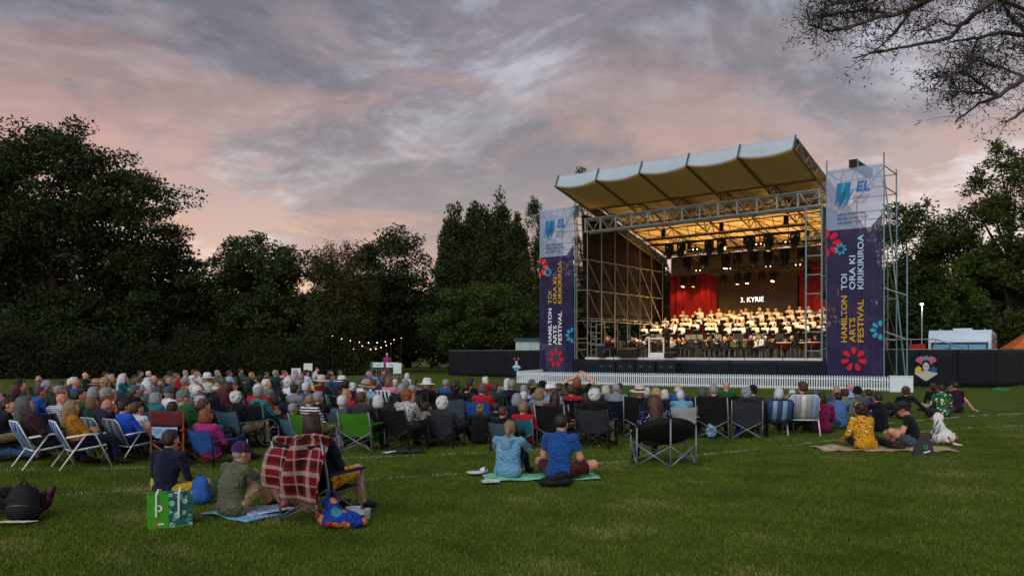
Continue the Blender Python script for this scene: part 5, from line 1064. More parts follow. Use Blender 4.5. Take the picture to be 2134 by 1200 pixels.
# ------------------------------------------------------------------ overhanging gum tree at the upper right
gum = empty('gum_tree', (13.5, 12.5, 0), 0, 'gum tree with pale bent limbs overhanging the upper right corner', 'tree'); T0 = Vector((13.5, 12.5, 0))
tk = MB().tube([(0, 0, 0), (-.1, 0, 2.5), (-.3, .1, 5), (-.6, .1, 7.5), (-.7, .3, 10)], [.42, .34, .28, .2, .1], 12); g = np.random.default_rng(99); LP = []
LIMBS = [([(2300, -30), (2073, -40), (1980, -18), (1940, 0), (1907, 17), (1873, 29), (1819, 40), (1765, 62), (1723, 65), (1686, 54)], 12.0, .06, 200), ([(2300, -60), (2110, -30), (2073, 0), (2040, 21), (2002, 54), (1981, 79), (1931, 90), (1873, 100), (1823, 110), (1777, 122)], 12.4, .06, 55),
         ([(2300, 95), (2134, 73), (2086, 67), (2040, 79), (2006, 85), (1981, 87)], 12.8, .05, 30), ([(2300, 60), (2200, 120), (2134, 162), (2081, 200), (2040, 217), (1992, 252)], 12.2, .07, 60), ([(2200, 190), (2134, 229), (2106, 250), (2086, 254)], 12.2, .03, 25), ([(1898, 22), (1865, 71), (1827, 104), (1807, 115)], 12.0, .022, 45),
         ([(1873, 29), (1800, 22), (1745, 30), (1700, 40)], 12.1, .02, 150), ([(1940, 0), (1860, -10), (1780, 5), (1720, 14)], 11.9, .03, 200), ([(2002, 54), (1960, 45), (1930, 60), (1905, 66)], 12.4, .015, 60), ([(2081, 200), (2040, 170), (2010, 150), (1975, 158), (1940, 165)], 12.3, .02, 130),
         ([(2134, 162), (2090, 140), (2050, 130), (2010, 120)], 12.2, .02, 130), ([(2081, 200), (2050, 195), (2005, 190), (1985, 205)], 12.3, .018, 110), ([(2134, 60), (2110, 40), (2090, 15), (2110, -20)], 12.6, .03, 110), ([(2040, 79), (2030, 100), (2020, 130), (2030, 150)], 12.7, .014, 70), ([(2134, 20), (2060, -10), (2000, -15)], 12.6, .03, 110), ([(2200, 150), (2150, 110), (2130, 95), (2100, 100)], 12.5, .02, 70), ([(2134, 73), (2140, 40), (2134, 30)], 12.5, .02, 60)]
for pts, Yg, r0, nl in LIMBS:
    W3 = [P(x, y, Yg + .25 * math.sin(i * 1.7)) - T0 for i, (x, y) in enumerate(pts)]
    if r0 > .04: W3 = [Vector((-.5, .1, 6.5))] + W3
    dd = []
    for a, b_ in zip(W3, W3[1:]): dd += [a.lerp(b_, t_) + Vector(g.normal(0, .010, 3)) for t_ in (0, .33, .66)]
    dd.append(W3[-1]); rr = [r0 * (1 - .9 * i / (len(dd) - 1)) + .004 for i in range(len(dd))]; tk.tube(dd, rr, 7, caps=False)
    for _ in range(int(nl * .75)):
        i = int((.18 + .82 * g.random() ** .8) * (len(dd) - 1)); p = dd[i]; tw = Vector((g.normal(-.08, .2), g.normal(0, .22), g.normal(0.02, .16))); q = p + tw
        if tw.length > .12: tk.tube([p, p.lerp(q, .5) + Vector((0, 0, .02)), q], [.006, .004, .002], 4, caps=False)
        LP.append(np.array(q) + g.normal(0, .065, (7, 3)))
tk.build('trunk', M_BARKG, gum, True)
V, Fq = leaf_quads(np.concatenate(LP), .092, .017, g, .8, .35); link(bpy.data.objects.new('crown', fast('crown', V, Fq, [L_GUM], None, False)), gum)
# ------------------------------------------------------------------ chairs
def cchair_parts(h=.74, w=.56):
    fab_b = MB().grid(lambda u, v: ((u - .5) * w * (1 + .04 * v), -.20 - .19 * v - .05 * math.sin(math.pi * u) * (1 - .4 * v), .27 + (h - .27) * v - .03 * math.sin(math.pi * u) * v), 10, 8).mesh('backrest', [None], True)
    fab_s = MB().grid(lambda u, v: ((u - .5) * w * .95, -.22 + .46 * v, .30 + .02 * v - .05 * math.sin(math.pi * u) * math.sin(math.pi * v)), 8, 6).mesh('seat', [None], True)
    legs = []
    for s_ in (-1, 1):
        legs.append(MB().tube([(s_ * w / 2, -.40, h + .0), (s_ * w / 2, -.30, .42), (s_ * w / 2, -.27, 0)], .013, 6))
        legs.append(MB().tube([(s_ * w / 2, .25, 0), (s_ * w / 2, .25, .47)], .013, 6))
        legs.append(MB().tube([(-s_ * w / 2, -.27, .03), (s_ * w / 2, .25, .31)], .010, 6)); legs.append(MB().tube([(-s_ * w / 2, -.28, .05), (s_ * w / 2, -.29, .36)], .010, 6)); legs.append(MB().tube([(-s_ * w / 2, .25, .04), (s_ * w / 2, .25, .32)], .010, 6))
    arms = [MB().box((s_ * w / 2, -.03, .485), (.07, .58, .02)) for s_ in (-1, 1)]
    return fab_b, fab_s, [l.mesh('leg', [None], True) for l in legs], [a.mesh('armrest', [None]) for a in arms]
CC = {'low': cchair_parts(.70), 'tall': cchair_parts(.79, .58)}
def flat_chair(h):
    b, s_, l, a = CC['low' if h < .8 else 'tall']; m = MB()
    for me, k in [(b, 0), (s_, 0)] + [(x, 1) for x in l] + [(x, 0) for x in a]: m.add([v.co for v in me.vertices], [tuple(p.vertices) for p in me.polygons], k)
    return m.mesh('camp_chair', [None, None], True)
FLAT = {'low': flat_chair(.7), 'tall': flat_chair(.84)}
def cmat(c): return mat('canvas_' + c, PAL[c], .75, .2, 3, .5, 7)
def put(name, me, parent, m, th=0):
    o = bpy.data.objects.new(name, me); link(o, parent); setm(o, [m]); return o
def camp_chair(loc, rz, c, kind, label, detail=True, tube=None, scale=1.0):
    tube = tube or M_BTUBE
    if not detail:
        o = bpy.data.objects.new('camp_chair', FLAT[kind]); o.location = loc; o.rotation_euler = (0, 0, rz); o.scale = (scale,) * 3; link(o); setm(o, [cmat(c), tube]); return tag(o, label, 'chair', 'folding chairs in the audience')
    e = empty('camp_chair', loc, rz, label, 'chair', 'folding chairs in the audience'); e.scale = (scale,) * 3; b, s_, l, a = CC[kind]
    put('backrest', b, e, cmat(c)); put('seat', s_, e, cmat(c))
    for x in l: put('leg', x, e, tube)
    for x in a: put('armrest', x, e, cmat(c)); 
    return e
def lawn_chair(loc, rz, strips, tube, label, w=.50, hb=.72, scale=1.0):
    e = empty('lawn_chair', loc, rz, label, 'chair', 'folding chairs in the audience'); e.scale = (scale,) * 3; x = w / 2; yb0, zb0, yb1 = -.20, .27, -.40
    MB().tube([(-x, yb0, zb0), (-x, yb1 + .02, hb - .06), (-x + .05, yb1, hb), (x - .05, yb1, hb), (x, yb1 + .02, hb - .06), (x, yb0, zb0)], .013, 7).build('back_frame', tube, e, True)
    MB().tube([(-x, yb0, zb0), (-x, .26, .33), (x, .26, .33), (x, yb0, zb0), (-x, yb0, zb0)], .013, 7).build('seat_frame', tube, e, True)
    for s_ in (-1, 1):
        MB().tube([(s_ * (x + .02), .34, 0), (s_ * (x + .02), .12, .48), (s_ * (x + .02), .08, .50)], .012, 7).build('leg', tube, e, True); MB().tube([(s_ * (x + .02), -.36, 0), (s_ * (x + .02), -.02, .49)], .012, 7).build('leg', tube, e, True)
        MB().tube([(s_ * (x + .02), -.27, .47), (s_ * (x + .02), .0, .50), (s_ * (x + .02), .16, .50)], .016, 7).build('armrest', tube, e, True)
    n_ = len(strips)
    for i, c in enumerate(strips):
        u0 = -x + .015 + (w - .03) * i / n_; u1 = u0 + (w - .03) / n_ - .003; m = cmat(c)
        MB().grid(lambda u, v: (u0 + (u1 - u0) * u, yb0 + .02 + (yb1 - yb0 - .02) * v - .045 * math.sin(math.pi * v), zb0 + .02 + (hb - zb0 - .02) * v), 1, 8).build('backrest_strip', m, e, True, thick=.004)
        MB().grid(lambda u, v: (u0 + (u1 - u0) * u, yb0 + (.46) * v, zb0 + .005 + .06 * v - .04 * math.sin(math.pi * v)), 1, 6).build('seat_strip', m, e, True, thick=.004)
    return e
# ------------------------------------------------------------------ audience list: x, y of the head top in the photograph, hair style, hair colour, top, options
CROWD = '''7 794 bob white pink s;26 798 long auburn black;38 793 short dbrown black;53 789 short black slate;92 782 fringe grey slate;118 793 curly grey charcoal;129 802 short grey dgreen;73 805 short brown blue ch=blue;134 820 - - gingham z=13.4 p=chin ch=navy;141 794 bob auburn black;146 784 short white charcoal;161 789 bob white navy;173 787 - - blue;188 775 - - navy;214 774 short black white;226 779 short grey black;213 789 short grey red hat=brim:tan:maroon;234 786 curly blonde maroon;201 805 long grey grey;228 808 short grey maroon p=chin;162 821 short grey dgreen z=14.2;181 816 short dbrown green z=13.7 ch=navy;208 824 bob lbrown dgreen z=13.3 ch=navy;231 830 fringe grey navy z=12.5 l=grey;5 828 short black black z=12.7 ch=black;50 831 short black lgrey z=12.7 ch=blue
260 779 long white teal;268 777 short blonde black;287 771 short dbrown blue;294 780 crop black lblue;305 773 short white navy;278 786 short brown green hat=cap:olive:olive;306 791 long grey sage;273 800 short dgrey black;304 800 bob grey sage hat=wide:lgrey:grey;319 793 short white white hat=cap:white:white;321 785 short white grey;331 781 - - charcoal;342 781 crop dgrey navy;352 792 fringe ginger charcoal;331 798 bob white slate;341 803 fringe grey grey hat=cap:slate:slate;364 771 crop black turq k=3 p=fold;379 776 short ginger red;395 771 short grey lgrey;408 769 short brown white p=chin;426 774 bob grey cream p=recl;443 776 short white cream hat=brim:white:lgrey;401 787 curly grey coral;397 798 short white turq hat=cap:cream:cream;368 802 fringe grey white hat=cap:slate:slate;426 800 short white black hat=cap:white:white;400 810 short grey green hat=cap:sage:tan;434 823 curly lilac black z=14.6;249 811 short grey stripes z=14.6 ch=green;341 816 bob grey teal z=14.0;277 830 short black bblue z=12.4 l=grey;302 840 short brown white z=12.9 p=lap;372 832 short black navy z=12.2 d=1;408 827 short lbrown khaki z=13.9 hat=cap:sage:tan;442 831 short brown black z=13.3;445 848 bob ginger magenta z=11.8 ch=blue
456 771 short grey sage p=chin;487 771 short brown lblue;513 767 short dbrown slate;520 775 short blonde charcoal;552 780 short black black;563 773 crop black black k=2;583 770 short grey dgreen;595 771 short lbrown pink;611 769 short lilac lilac;622 778 short grey grey;635 773 short brown slate;647 770 short dbrown bluewhite;657 765 short dbrown white mask=1;615 786 curly white white;597 782 short cream cream;567 788 short white sage;597 790 crop dgrey navy ch=green p=chin;457 796 fringe white black;482 794 long auburn maroon p=chin;505 795 short dgrey charcoal;548 799 short white red;554 806 short grey teal z=14.2 w=1;506 812 curly white black z=14.3 ch=steel;586 821 bob dbrown navy z=15.2 ch=blue;625 800 short black grey;654 795 short white denim p=recl;622 838 short grey maroon z=14.4 ch=steel;657 820 crop sandy stripes z=13.5 ch=lime;666 787 short black yellow;679 781 short white maroon hat=brim:cream:tan;675 814 short grey black z=15.4
696 771 short brown steel;690 777 short dbrown denim;715 769 short dbrown plaid p=fold;706 784 short grey navy hat=brim:white:black;718 795 short dgrey black ch=teal;732 790 short black maroon;745 795 curly white charcoal;758 792 short cream white;772 790 short grey lblue hat=brim:tan:black;791 790 short brown navy ch=teal;765 772 short grey blue;774 775 long auburn red;786 771 short dbrown lblue;794 769 crop brown charcoal;807 783 curly dgrey charcoal;820 786 bob lbrown pink l=navywhite;832 790 short cream grey;834 800 short grey black;855 776 bob white white;856 787 short grey grey hat=cap:grey:grey;872 790 short brown grey;868 799 short grey dgreen ch=green;893 789 short white black hat=brim:white:white;723 821 short white slate z=14.6 ch=slate;734 812 short blonde red z=15.3;757 815 short brown charcoal z=13.5 ch=lime c2=1;800 821 bob white black z=14.9;845 811 curly ginger mono z=13.9 ch=black;877 826 bob dbrown charcoal z=15.0;896 834 short dbrown grey z=14.8
935 789 short grey blue;955 793 curly dbrown black ch=slate;980 797 short dbrown navy;987 787 short dbrown black;1008 784 bob white red;1012 798 short dgrey red ch=blue;1031 799 short brown dgreen;1062 787 long white grey ch=slate;1072 789 short grey navy;1094 804 short grey lblue;932 825 curly white charcoal z=14.2 ch=charcoal;1042 845 short dbrown black ch=teal;1055 839 short brown black;1082 820 bob grey navy;1100 821 short white teal;1096 836 short sandy red ch=teal
1115 789 short dgrey black;1137 795 short black grey hat=cap:black:black;1163 798 short brown slate;1155 800 short grey lblue hat=wide:white:lgrey;1132 811 bob sandy grey ch=orange;1163 813 long dbrown maroon ch=black t=1;1207 784 bob ginger black p=photo ss;1208 796 pony grey lblue ch=black;1193 800 short brown red;1228 819 bob maroon black ch=black t=1;1245 807 curly white black;1242 802 short dgrey navy;1262 802 bob cream navy ch=navy;1284 800 crop grey grey;1295 796 bun auburn green ch=dgreen;1334 799 short white red hat=brim:cream:black ch=black t=1;1351 805 short white blue;1367 804 long blonde navy;1389 812 bob white navy;1414 800 fringe white blue;1420 812 short white hoodie ch=lgrey;1465 806 bob dgrey black;1490 798 short grey black ch=black t=1;1511 794 - - green;1555 806 curly grey navy ch=charcoal t=1;1568 800 short black charcoal hat=cap:black:black;1619 807 bob white darkplaid l=blue z=16.4;1641 821 short sandy charcoal p=cross z=17.2;1649 810 short white black z=18.4;1669 794 short brown black ss l=pale z=16.6;1701 812 short dgrey charcoal p=cross
1714 818 bob dbrown burg p=cross;1745 804 long blonde slate p=cross;1750 817 short black bluehood p=knees;1764 809 short auburn sage p=knees;1772 799 short white lblue hat=beanie:pink:pink p=cross;1790 803 short black slate hat=beanie:black:black p=cross;1815 811 short dbrown purple p=knees;1835 817 short dbrown black p=knees;1883 804 curly brown black p=prop;1948 798 curly auburn black p=cross;1965 800 short dbrown greenfloral p=cross;1980 798 crop black navy p=prop ss;1995 795 short black plaid p=cross;998 841 bun sandy black p=knees z=14.8'''
STG = (11.4, 44.0)
CN = dict(navy='navy', black='black', blue='blue', bblue='bright blue', lblue='light blue', dgreen='dark green', lgrey='light grey', dgrey='dark grey', turq='turquoise', khaki='olive green', bluewhite='blue and white print', stripes='black and white striped', gingham='gingham check', plaid='navy plaid', mono='black and white patterned', greenfloral='green floral', darkplaid='dark plaid', burg='burgundy', bluehood='denim blue', hoodie='sky blue', steel='steel blue', teal='teal', floral='yellow floral', charcoal='charcoal', denim='denim blue')
HN = dict(white='white', grey='grey', dgrey='dark grey', dbrown='dark brown', lbrown='light brown', cream='pale', sandy='sandy', lilac='pale lilac')
HSN = dict(short='hair', crop='cropped hair', bob='bobbed hair', long='long hair', bun='hair in a bun', pony='ponytail', curly='curly hair', fringe='thinning hair')
HATN = dict(brim='brimmed hat', wide='wide-brimmed hat', cap='cap', beanie='beanie')
PEOPLE = []
for ent in CROWD.replace('\n', ';').split(';'):
    if not ent.strip(): continue
    tk_ = ent.split(); d = dict(x=float(tk_[0]), y=float(tk_[1]), hair=None if tk_[2] == '-' else tk_[2], hc=tk_[3], top=tk_[4], ss=False)
    for q in tk_[5:]:
        if '=' in q: a, b = q.split('=', 1); d[a] = b
        elif q == 'ss': d['ss'] = True
    PEOPLE.append(d)
for i, d in enumerate(PEOPLE):
    d['pose'] = d.get('p') or ['lap', 'foldL', 'lapL', 'recl', 'leanR', 'chin', 'lapR', 'fold', 'reclL', 'lean', 'lap'][(i * 5 + int(d['x'])) % 11]
    gnd = d['pose'] in ('cross', 'knees', 'prop'); pz = POSE[d['pose']]['head'][2] + .125 + (.03 if 'hat' in d else 0)
    d['gnd'] = gnd; d['sc'] = 1.03 + .05 * math.sin(i * 2.7); 
    if d['x'] == 302 or d['x'] == 1207: d['sc'] = .86 if d['x'] == 302 else 1.12
    d['Y'] = (CAMH - pz * d['sc']) * F / (d['y'] - HY); x_ = d['x']
    mn = float(d['z']) if 'z' in d else (11.9 if x_ < 470 else 13.3 if x_ < 900 else 14.4 if x_ < 1300 else 15.7)
    if d['Y'] < mn or 'z' in d:
        d['Y'] = mn + (i % 3) * .15; h_ = CAMH - (d['y'] - HY) * d['Y'] / F
        if h_ / pz < .93 and not gnd:
            d['pose'] = 'low'; pz = POSE['low']['head'][2] + .125 + (.03 if 'hat' in d else 0)
        d['sc'] = max(.84, min(1.14, h_ / pz))
    d['X'] = (d['x'] - CX) / F * d['Y']
# keep bodies apart: push the farther of two close neighbours back along its own line of sight
for it in range(40):
    moved = False
    for i, a in enumerate(PEOPLE):
        for b in PEOPLE[i + 1:]:
            dx = a['X'] - b['X']; dy = a['Y'] - b['Y']
            if dx * dx + (dy * .75) ** 2 < .50 ** 2:
                f_, n_ = (a, b) if a['Y'] > b['Y'] else (b, a)
                k = (f_['Y'] + .16) / f_['Y']; f_['Y'] *= k; f_['X'] *= k; k = (n_['Y'] - .08) / n_['Y']; n_['Y'] *= k; n_['X'] *= k; moved = True
    if not moved: break
def hy(t): return t.replace(' ', '-')
def desc(d, noun='person'):
    c = hy(CN.get(d['top'], d['top']))
    if 'hat' in d: k, hc_, b = d['hat'].split(':'); return '%s in %s %s and %s top' % (noun, hy(CN.get(hc_, hc_)), HATN[k], c)
    if not d['hair']: return 'bald %s in %s top' % (noun, c)
    st_ = dict(short='', crop='close-cropped ', bob='bobbed ', long='long ', bun='hair-bun ', pony='ponytailed ', curly='curly ', fringe='thin ')[d['hair']]
    return '%s%s-haired %s in %s top' % (st_, hy(HN.get(d['hc'], d['hc'])), noun, c)
def short(d):
    if 'hat' in d: k, c, b = d['hat'].split(':'); return 'the %s %s' % (hy(CN.get(c, c)), HATN[k])
    return 'the %s top' % hy(CN.get(d['top'], d['top']))
for d in PEOPLE: d['base'] = desc(d)
cnt = {}
for d in PEOPLE: cnt[d['base']] = cnt.get(d['base'], 0) + 1
seen = set()
for d in PEOPLE:
    lb = d['base']
    if cnt[lb] > 1 or lb in seen:
        near = sorted((q for q in PEOPLE if q is not d), key=lambda q: (q['x'] - d['x']) ** 2 + 2 * (q['y'] - d['y']) ** 2)
        for q in near[:12]:
            side = 'left of' if q['x'] > d['x'] + 6 else 'right of' if q['x'] < d['x'] - 6 else 'in front of' if q['y'] < d['y'] else 'behind'
            lb = '%s, %s %s' % (d['base'], side, short(q))
            if lb not in seen: break
    seen.add(lb); d['label'] = lb; d['sit'] = lb.replace(d['base'], desc(d, 'sitter'))
CH_CYC = ['navy', 'black', 'charcoal', 'dgreen', 'navy', 'slate', 'black', 'charcoal']
for i, d in enumerate(PEOPLE):
    loc = Vector((d['X'], d['Y'], 0)); rz = face_to(loc, STG) + random.uniform(-.18, .18)
    if d['x'] in (1207.0, 1669.0): rz = face_to(loc, STG)
    fem = 1 if d['hair'] in ('bob', 'long', 'bun', 'pony') or (d['hair'] == 'curly' and d['hc'] not in ('dgrey', 'brown')) else 0
    fat = [1.0, 1.12, .95][i % 3]; fat = min(fat, 1.0) if d['gnd'] else fat
    hat = d.get('hat'); hk, hcol, hb = hat.split(':') if hat else (None, None, None); skin = int(d.get('k', [0, 1, 0, 2][i % 4]))
    po = person(proto(d['pose'], fem, fat, .021 if d['Y'] > 15 else .016), loc, rz, d['hair'], d['hc'], d['top'], ['charcoal', 'navy', 'denim', 'black', 'tan'][i % 5], not d['ss'], True, skin, d['sc'], hk, hcol, hb, label=d['label'], group='seated audience')
    if 'mask' in d: MB().grid(lambda u, v: ((u - .5) * .12, .105 - .09 * (2 * u - 1) ** 2 + .014, -.09 + .07 * v), 8, 4).build('face_mask', cloth('lblue'), po, True, loc=PROTO[(d['pose'], fem, fat, .021 if d['Y'] > 15 else .016)]['head'])
    if d['gnd']: continue
    who = d['sit']; cs = d['sc']
    if 'l' in d:
        st_, tb = {'grey': (['slate', 'grey', 'slate', 'grey', 'slate'], M_ALU), 'blue': (['denim', 'lblue', 'denim', 'lblue', 'denim'], M_BTUBE), 'pale': (['lblue', 'lgrey', 'white', 'lgrey', 'lblue'], M_WTUBE), 'navywhite': (['navy', 'white'] * 4, M_WTUBE)}[d['l']]
        lawn_chair(loc, rz, st_, tb, 'lawn chair under the ' + who, scale=cs * (1.08 if d['x'] > 1600 else 1.0))
    elif 'w' in d or 'd' in d: d['loc'] = loc; d['rz'] = rz; d['who'] = who
    else:
        c = d.get('ch') or CH_CYC[(i * 3) % 8]; camp_chair(loc, rz, c, 'tall' if 't' in d else 'low', '%s chair under the %s' % (hy(CN.get(c, c)), who), d['Y'] < 17, M_GTUBE if c in ('lime', 'teal') or 't' in d else M_BTUBE, cs * (.80 if d['pose'] == 'low' else 1.0))
# ------------------------------------------------------------------ special seats in the crowd
for d in PEOPLE:
    if 'd' in d:
        e = empty('director_chair', d['loc'], d['rz'], 'wooden director chair with dark red canvas back and white cloth hung on it', 'chair'); x = .29
        for s_ in (-1, 1):
            MB().tube([(s_ * x, -.24, 0), (s_ * x, -.24, .84)], .018, 6).build('back_post', M_WOOD, e); MB().tube([(s_ * x, .24, 0), (s_ * x, .24, .55)], .018, 6).build('front_post', M_WOOD, e); MB().box((s_ * x, 0, .56), (.06, .56, .025)).build('armrest', M_WOOD, e)
            for y in (-.22, .22): MB().tube([(-s_ * x, y, .02), (s_ * x, y, .34)], .014, 6).build('cross_leg', M_WOOD, e)
        MB().grid(lambda u, v: ((u - .5) * .58, -.25 - .04 * math.sin(math.pi * u), .60 + .24 * v), 8, 4).build('backrest', cmat('maroon'), e, True, thick=.006); MB().box((0, 0, .36), (.56, .46, .015)).build('seat', cmat('maroon'), e)
        MB().grid(lambda u, v: ((u - .5) * .46, -.30 - .02 * math.sin(u * 12), .60 - .20 * v * (1 - .5 * (2 * u - 1) ** 2)), 10, 5).build('hung_cloth', cloth('lblue'), e, True, thick=.006)
    if 'w' in d:
        e = empty('wheelchair', d['loc'], d['rz'], 'black wheelchair with silver frame under the sitter in teal jacket', 'wheelchair'); x = .27
        MB().grid(lambda u, v: ((u - .5) * .5, -.24 - .06 * v - .03 * math.sin(math.pi * u), .34 + .42 * v), 8, 6).build('backrest', cmat('black'), e, True, thick=.01); MB().box((0, .0, .33), (.48, .46, .03)).build('seat', cmat('black'), e)
        for s_ in (-1, 1):
            MB().tube([(s_ * x, -.38, .80), (s_ * x, -.28, .80), (s_ * x, -.24, .34), (s_ * x, .26, .34), (s_ * x, .34, .08)], .013, 7).build('side_frame', M_ALU, e, True); MB().tube([(s_ * x, -.45, .80), (s_ * x, -.33, .80)], .018, 7).build('push_handle', M_BLACK, e, True); MB().box((s_ * x, .02, .55), (.05, .36, .03)).build('armrest', M_BLACK, e)
            w_ = bpy.data.objects.new('wheel', None); w_.location = (s_ * (x + .05), -.18, .27); link(w_, e)
            MB().tube([(0, .26 * math.cos(a), .26 * math.sin(a)) for a in np.linspace(0, 6.2832, 25)], .016, 6, caps=False).build('tyre', M_BLACK, w_, True); MB().tube([(.0, .23 * math.cos(a), .23 * math.sin(a)) for a in np.linspace(0, 6.2832, 25)], .007, 5, caps=False).build('rim', M_ALU, w_, True)
            for k in range(8): bar(w_, 'spoke', (0, 0, 0), (0, .23 * math.cos(k * .785), .23 * math.sin(k * .785)), .003, M_ALU)
            MB().lathe([(0, -.015), (.07, -.015), (.08, 0), (.07, .015), (0, .015)], 14).build('caster', M_BLACK, e, True, loc=(s_ * x, .36, .08)).rotation_euler = (0, R(90), 0)
        bar(e, 'cross_bar', (-x, -.27, .42), (x, -.27, .42), .011, M_ALU)
def fabric_fold(name, label, cat, loc, w, d_, m, rz=0, amp=.02, edge=.0, seed=0, parts='cloth'):
    e = empty(name, loc, rz, label, cat); g_ = random.Random(seed); ph = [g_.uniform(0, 6) for _ in range(6)]
    def fn(u, v):
        ex = edge * (math.sin(u * 7 + ph[0]) + math.sin(v * 9 + ph[1])); x = (u - .5) * w + ex * (abs(v - .5) * .6); y = (v - .5) * d_ + ex * (abs(u - .5) * .6)
        return (x, y, .045 + amp * (math.sin(x * 8 + ph[2] + 2 * y) * math.sin(y * 7 + ph[3]) + .5 * math.sin(x * 17 + y * 5 + ph[4])))
    MB().grid(fn, 28, 20).build(parts, m, e, True, thick=.012); return e
def tartan(name):
    m, t, b, v = pat_base(name); sp = t.new('ShaderNodeSeparateXYZ'); uvn = t.new('ShaderNodeTexCoord'); t.link(uvn.outputs['UV'], sp.inputs[0])
    def band(o, fr, lo, hi):
        f = t.math('FRACT', t.math('MULTIPLY', o, fr)); return t.math('MULTIPLY', t.math('GREATER_THAN', f, lo), t.math('LESS_THAN', f, hi))
    x, y = sp.outputs[0], sp.outputs[1]; c = lin('6a1418')
    gx = t.math('ADD', band(x, 3.0, .0, .18), band(x, 3.0, .50, .56)); gy = t.math('ADD', band(y, 3.2, .0, .18), band(y, 3.2, .5, .56)); dk = t.math('ADD', band(x, 3.0, .62, .86), band(y, 3.2, .62, .86))
    c1 = t.mix(t.math('MULTIPLY', dk, .7, True), c, lin('2a0b0d')); c2 = t.mix(t.math('MULTIPLY', gx, .42, True), c1, lin('a9a09a')); c3 = t.mix(t.math('MULTIPLY', gy, .42, True), c2, lin('b5aca2')); t.link(c3, b.inputs['Base Color'])
    bn = t.new('ShaderNodeBump'); bn.inputs['Strength'].default_value = .4; t.link(t.noise(v, 70, 3), bn.inputs['Height']); t.link(bn.outputs[0], b.inputs['Normal']); return m
def uv_grid(fn, nu, nv):
    mb = MB().grid(fn, nu, nv); me = mb.mesh('blanket', [None], True); ul = me.uv_layers.new(name='uv'); k = 0
    for p in me.polygons:
        for li in p.loop_indices: vi = me.loops[li].vertex_index; ul.data[li].uv = ((vi % (nu + 1)) / nu, (vi // (nu + 1)) / nv)
    return me
fc = lambda p, dx=0: face_to(p, STG) + dx
HH = .0125
def hero(ps, fem, fat): return proto(ps, fem, fat, HH)
# --- woman in navy with yellow trousers, shopping bag and backpack
p = G(343, 1046); person(hero('cross', 1, .95), p, fc(p, .1), 'short', 'dbrown', 'navy', 'yellowp', label='person in navy jumper and yellow trousers sitting cross-legged on the grass', scale=1.0)
bp = G(352, 1096); e = empty('shopping_bag', bp, R(28), 'upright green and white patterned shopping bag on the grass', 'bag'); M_BAGG = mat('bag_green', '3f9a1e', .5, .08, 3, .3, 8); M_BAGP = PATTERN.setdefault('bagp', lambda n_: pat_spots(n_, '2f6a60', ['a9cfc4', '5f9a90'], 16, .5))('bag_print')
MB().box((-.10, -.09, .165), (.18, .012, .33)).build('front_panel', M_BAGG, e); MB().box((-.10, .12, .165), (.18, .012, .33)).build('back_panel', M_BAGG, e); MB().box((.0, .015, .165), (.012, .20, .33)).build('divider', M_BAGG, e) if False else None
MB().box((-.02 + .01, .02, .01), (.37, .21, .012)).build('base', M_BAGG, e)
MB().slab([(-.01, -.095, .0), (.20, -.06, .0), (.205, -.06, .31), (-.01, -.095, .335)], (0, .012, 0)).build('print_panel', M_BAGP, e); MB().slab([(.20, -.06, 0), (.20, .12, 0), (.205, .12, .31), (.205, -.06, .31)], (.01, 0, 0)).build('side_panel', M_BAGP, e); MB().slab([(-.19, -.09, 0), (-.19, .12, 0), (-.19, .12, .33), (-.19, -.09, .33)], (.01, 0, 0)).build('side_panel', M_BAGG, e); MB().slab([(-.01, .115, 0), (.2, .115, 0), (.2, .115, .31), (-.01, .115, .33)], (0, .01, 0)).build('back_panel', M_BAGP, e)
for x in (-.10, .10): MB().tube([(x - .02, -.105, .12), (x - .02, -.105, .33), (x + .0, -.05, .37), (x + .03, .0, .36)], .011, 5).build('handle', mat('bag_strap', 'c9d6d0', .6, .05), e)
MB().lathe([(.018, 0), (.034, 0), (.034, .004), (.018, .004)], 16).build('printed_ring', M_INK['white'], e, loc=(-.10, -.098, .20)).rotation_euler = (R(90), 0, 0); MB().box((-.13, -.098, .05), (.03, .004, .03)).build('printed_mark', M_INK['orange'], e); MB().box((-.08, -.098, .048), (.055, .004, .014)).build('printed_mark', M_INK['white'], e)
def backpack(loc, rz, c, label, s=1.0, tilt=0):
    e = empty('backpack', loc, rz, label, 'backpack'); e.scale = (s,) * 3; m = cmat(c)
    V, Fc, Fm = sdf_mesh([ell((0, 0, .20), (.155, .11, .21), 0), ell((0, .0, .10), (.17, .125, .11), 0, k=.05), ell((0, -.09, .13), (.115, .07, .10), 0, k=.03)], .014, .006, 3); o = link(bpy.data.objects.new('body', fast('backpack_body', V, Fc, [m])), e)
    for s_ in (-1, 1): MB().tube([(s_ * .07, .10, .36), (s_ * .10, .17, .25), (s_ * .11, .12, .06)], .014, 6).build('shoulder_strap', m, e, True)
    MB().tube([(-.04, .02, .40), (0, .03, .45), (.04, .02, .40)], .010, 6).build('carry_loop', m, e, True); MB().tube([(-.11, -.12, .19), (0, -.165, .21), (.11, -.12, .19)], .004, 5).build('zip', M_GTUBE, e, True)
    if tilt: e.rotation_euler = (R(tilt), 0, rz)
    return e
backpack(G(418, 1050), R(-30), 'blue', 'royal blue backpack beside the yellow trousers', .78)
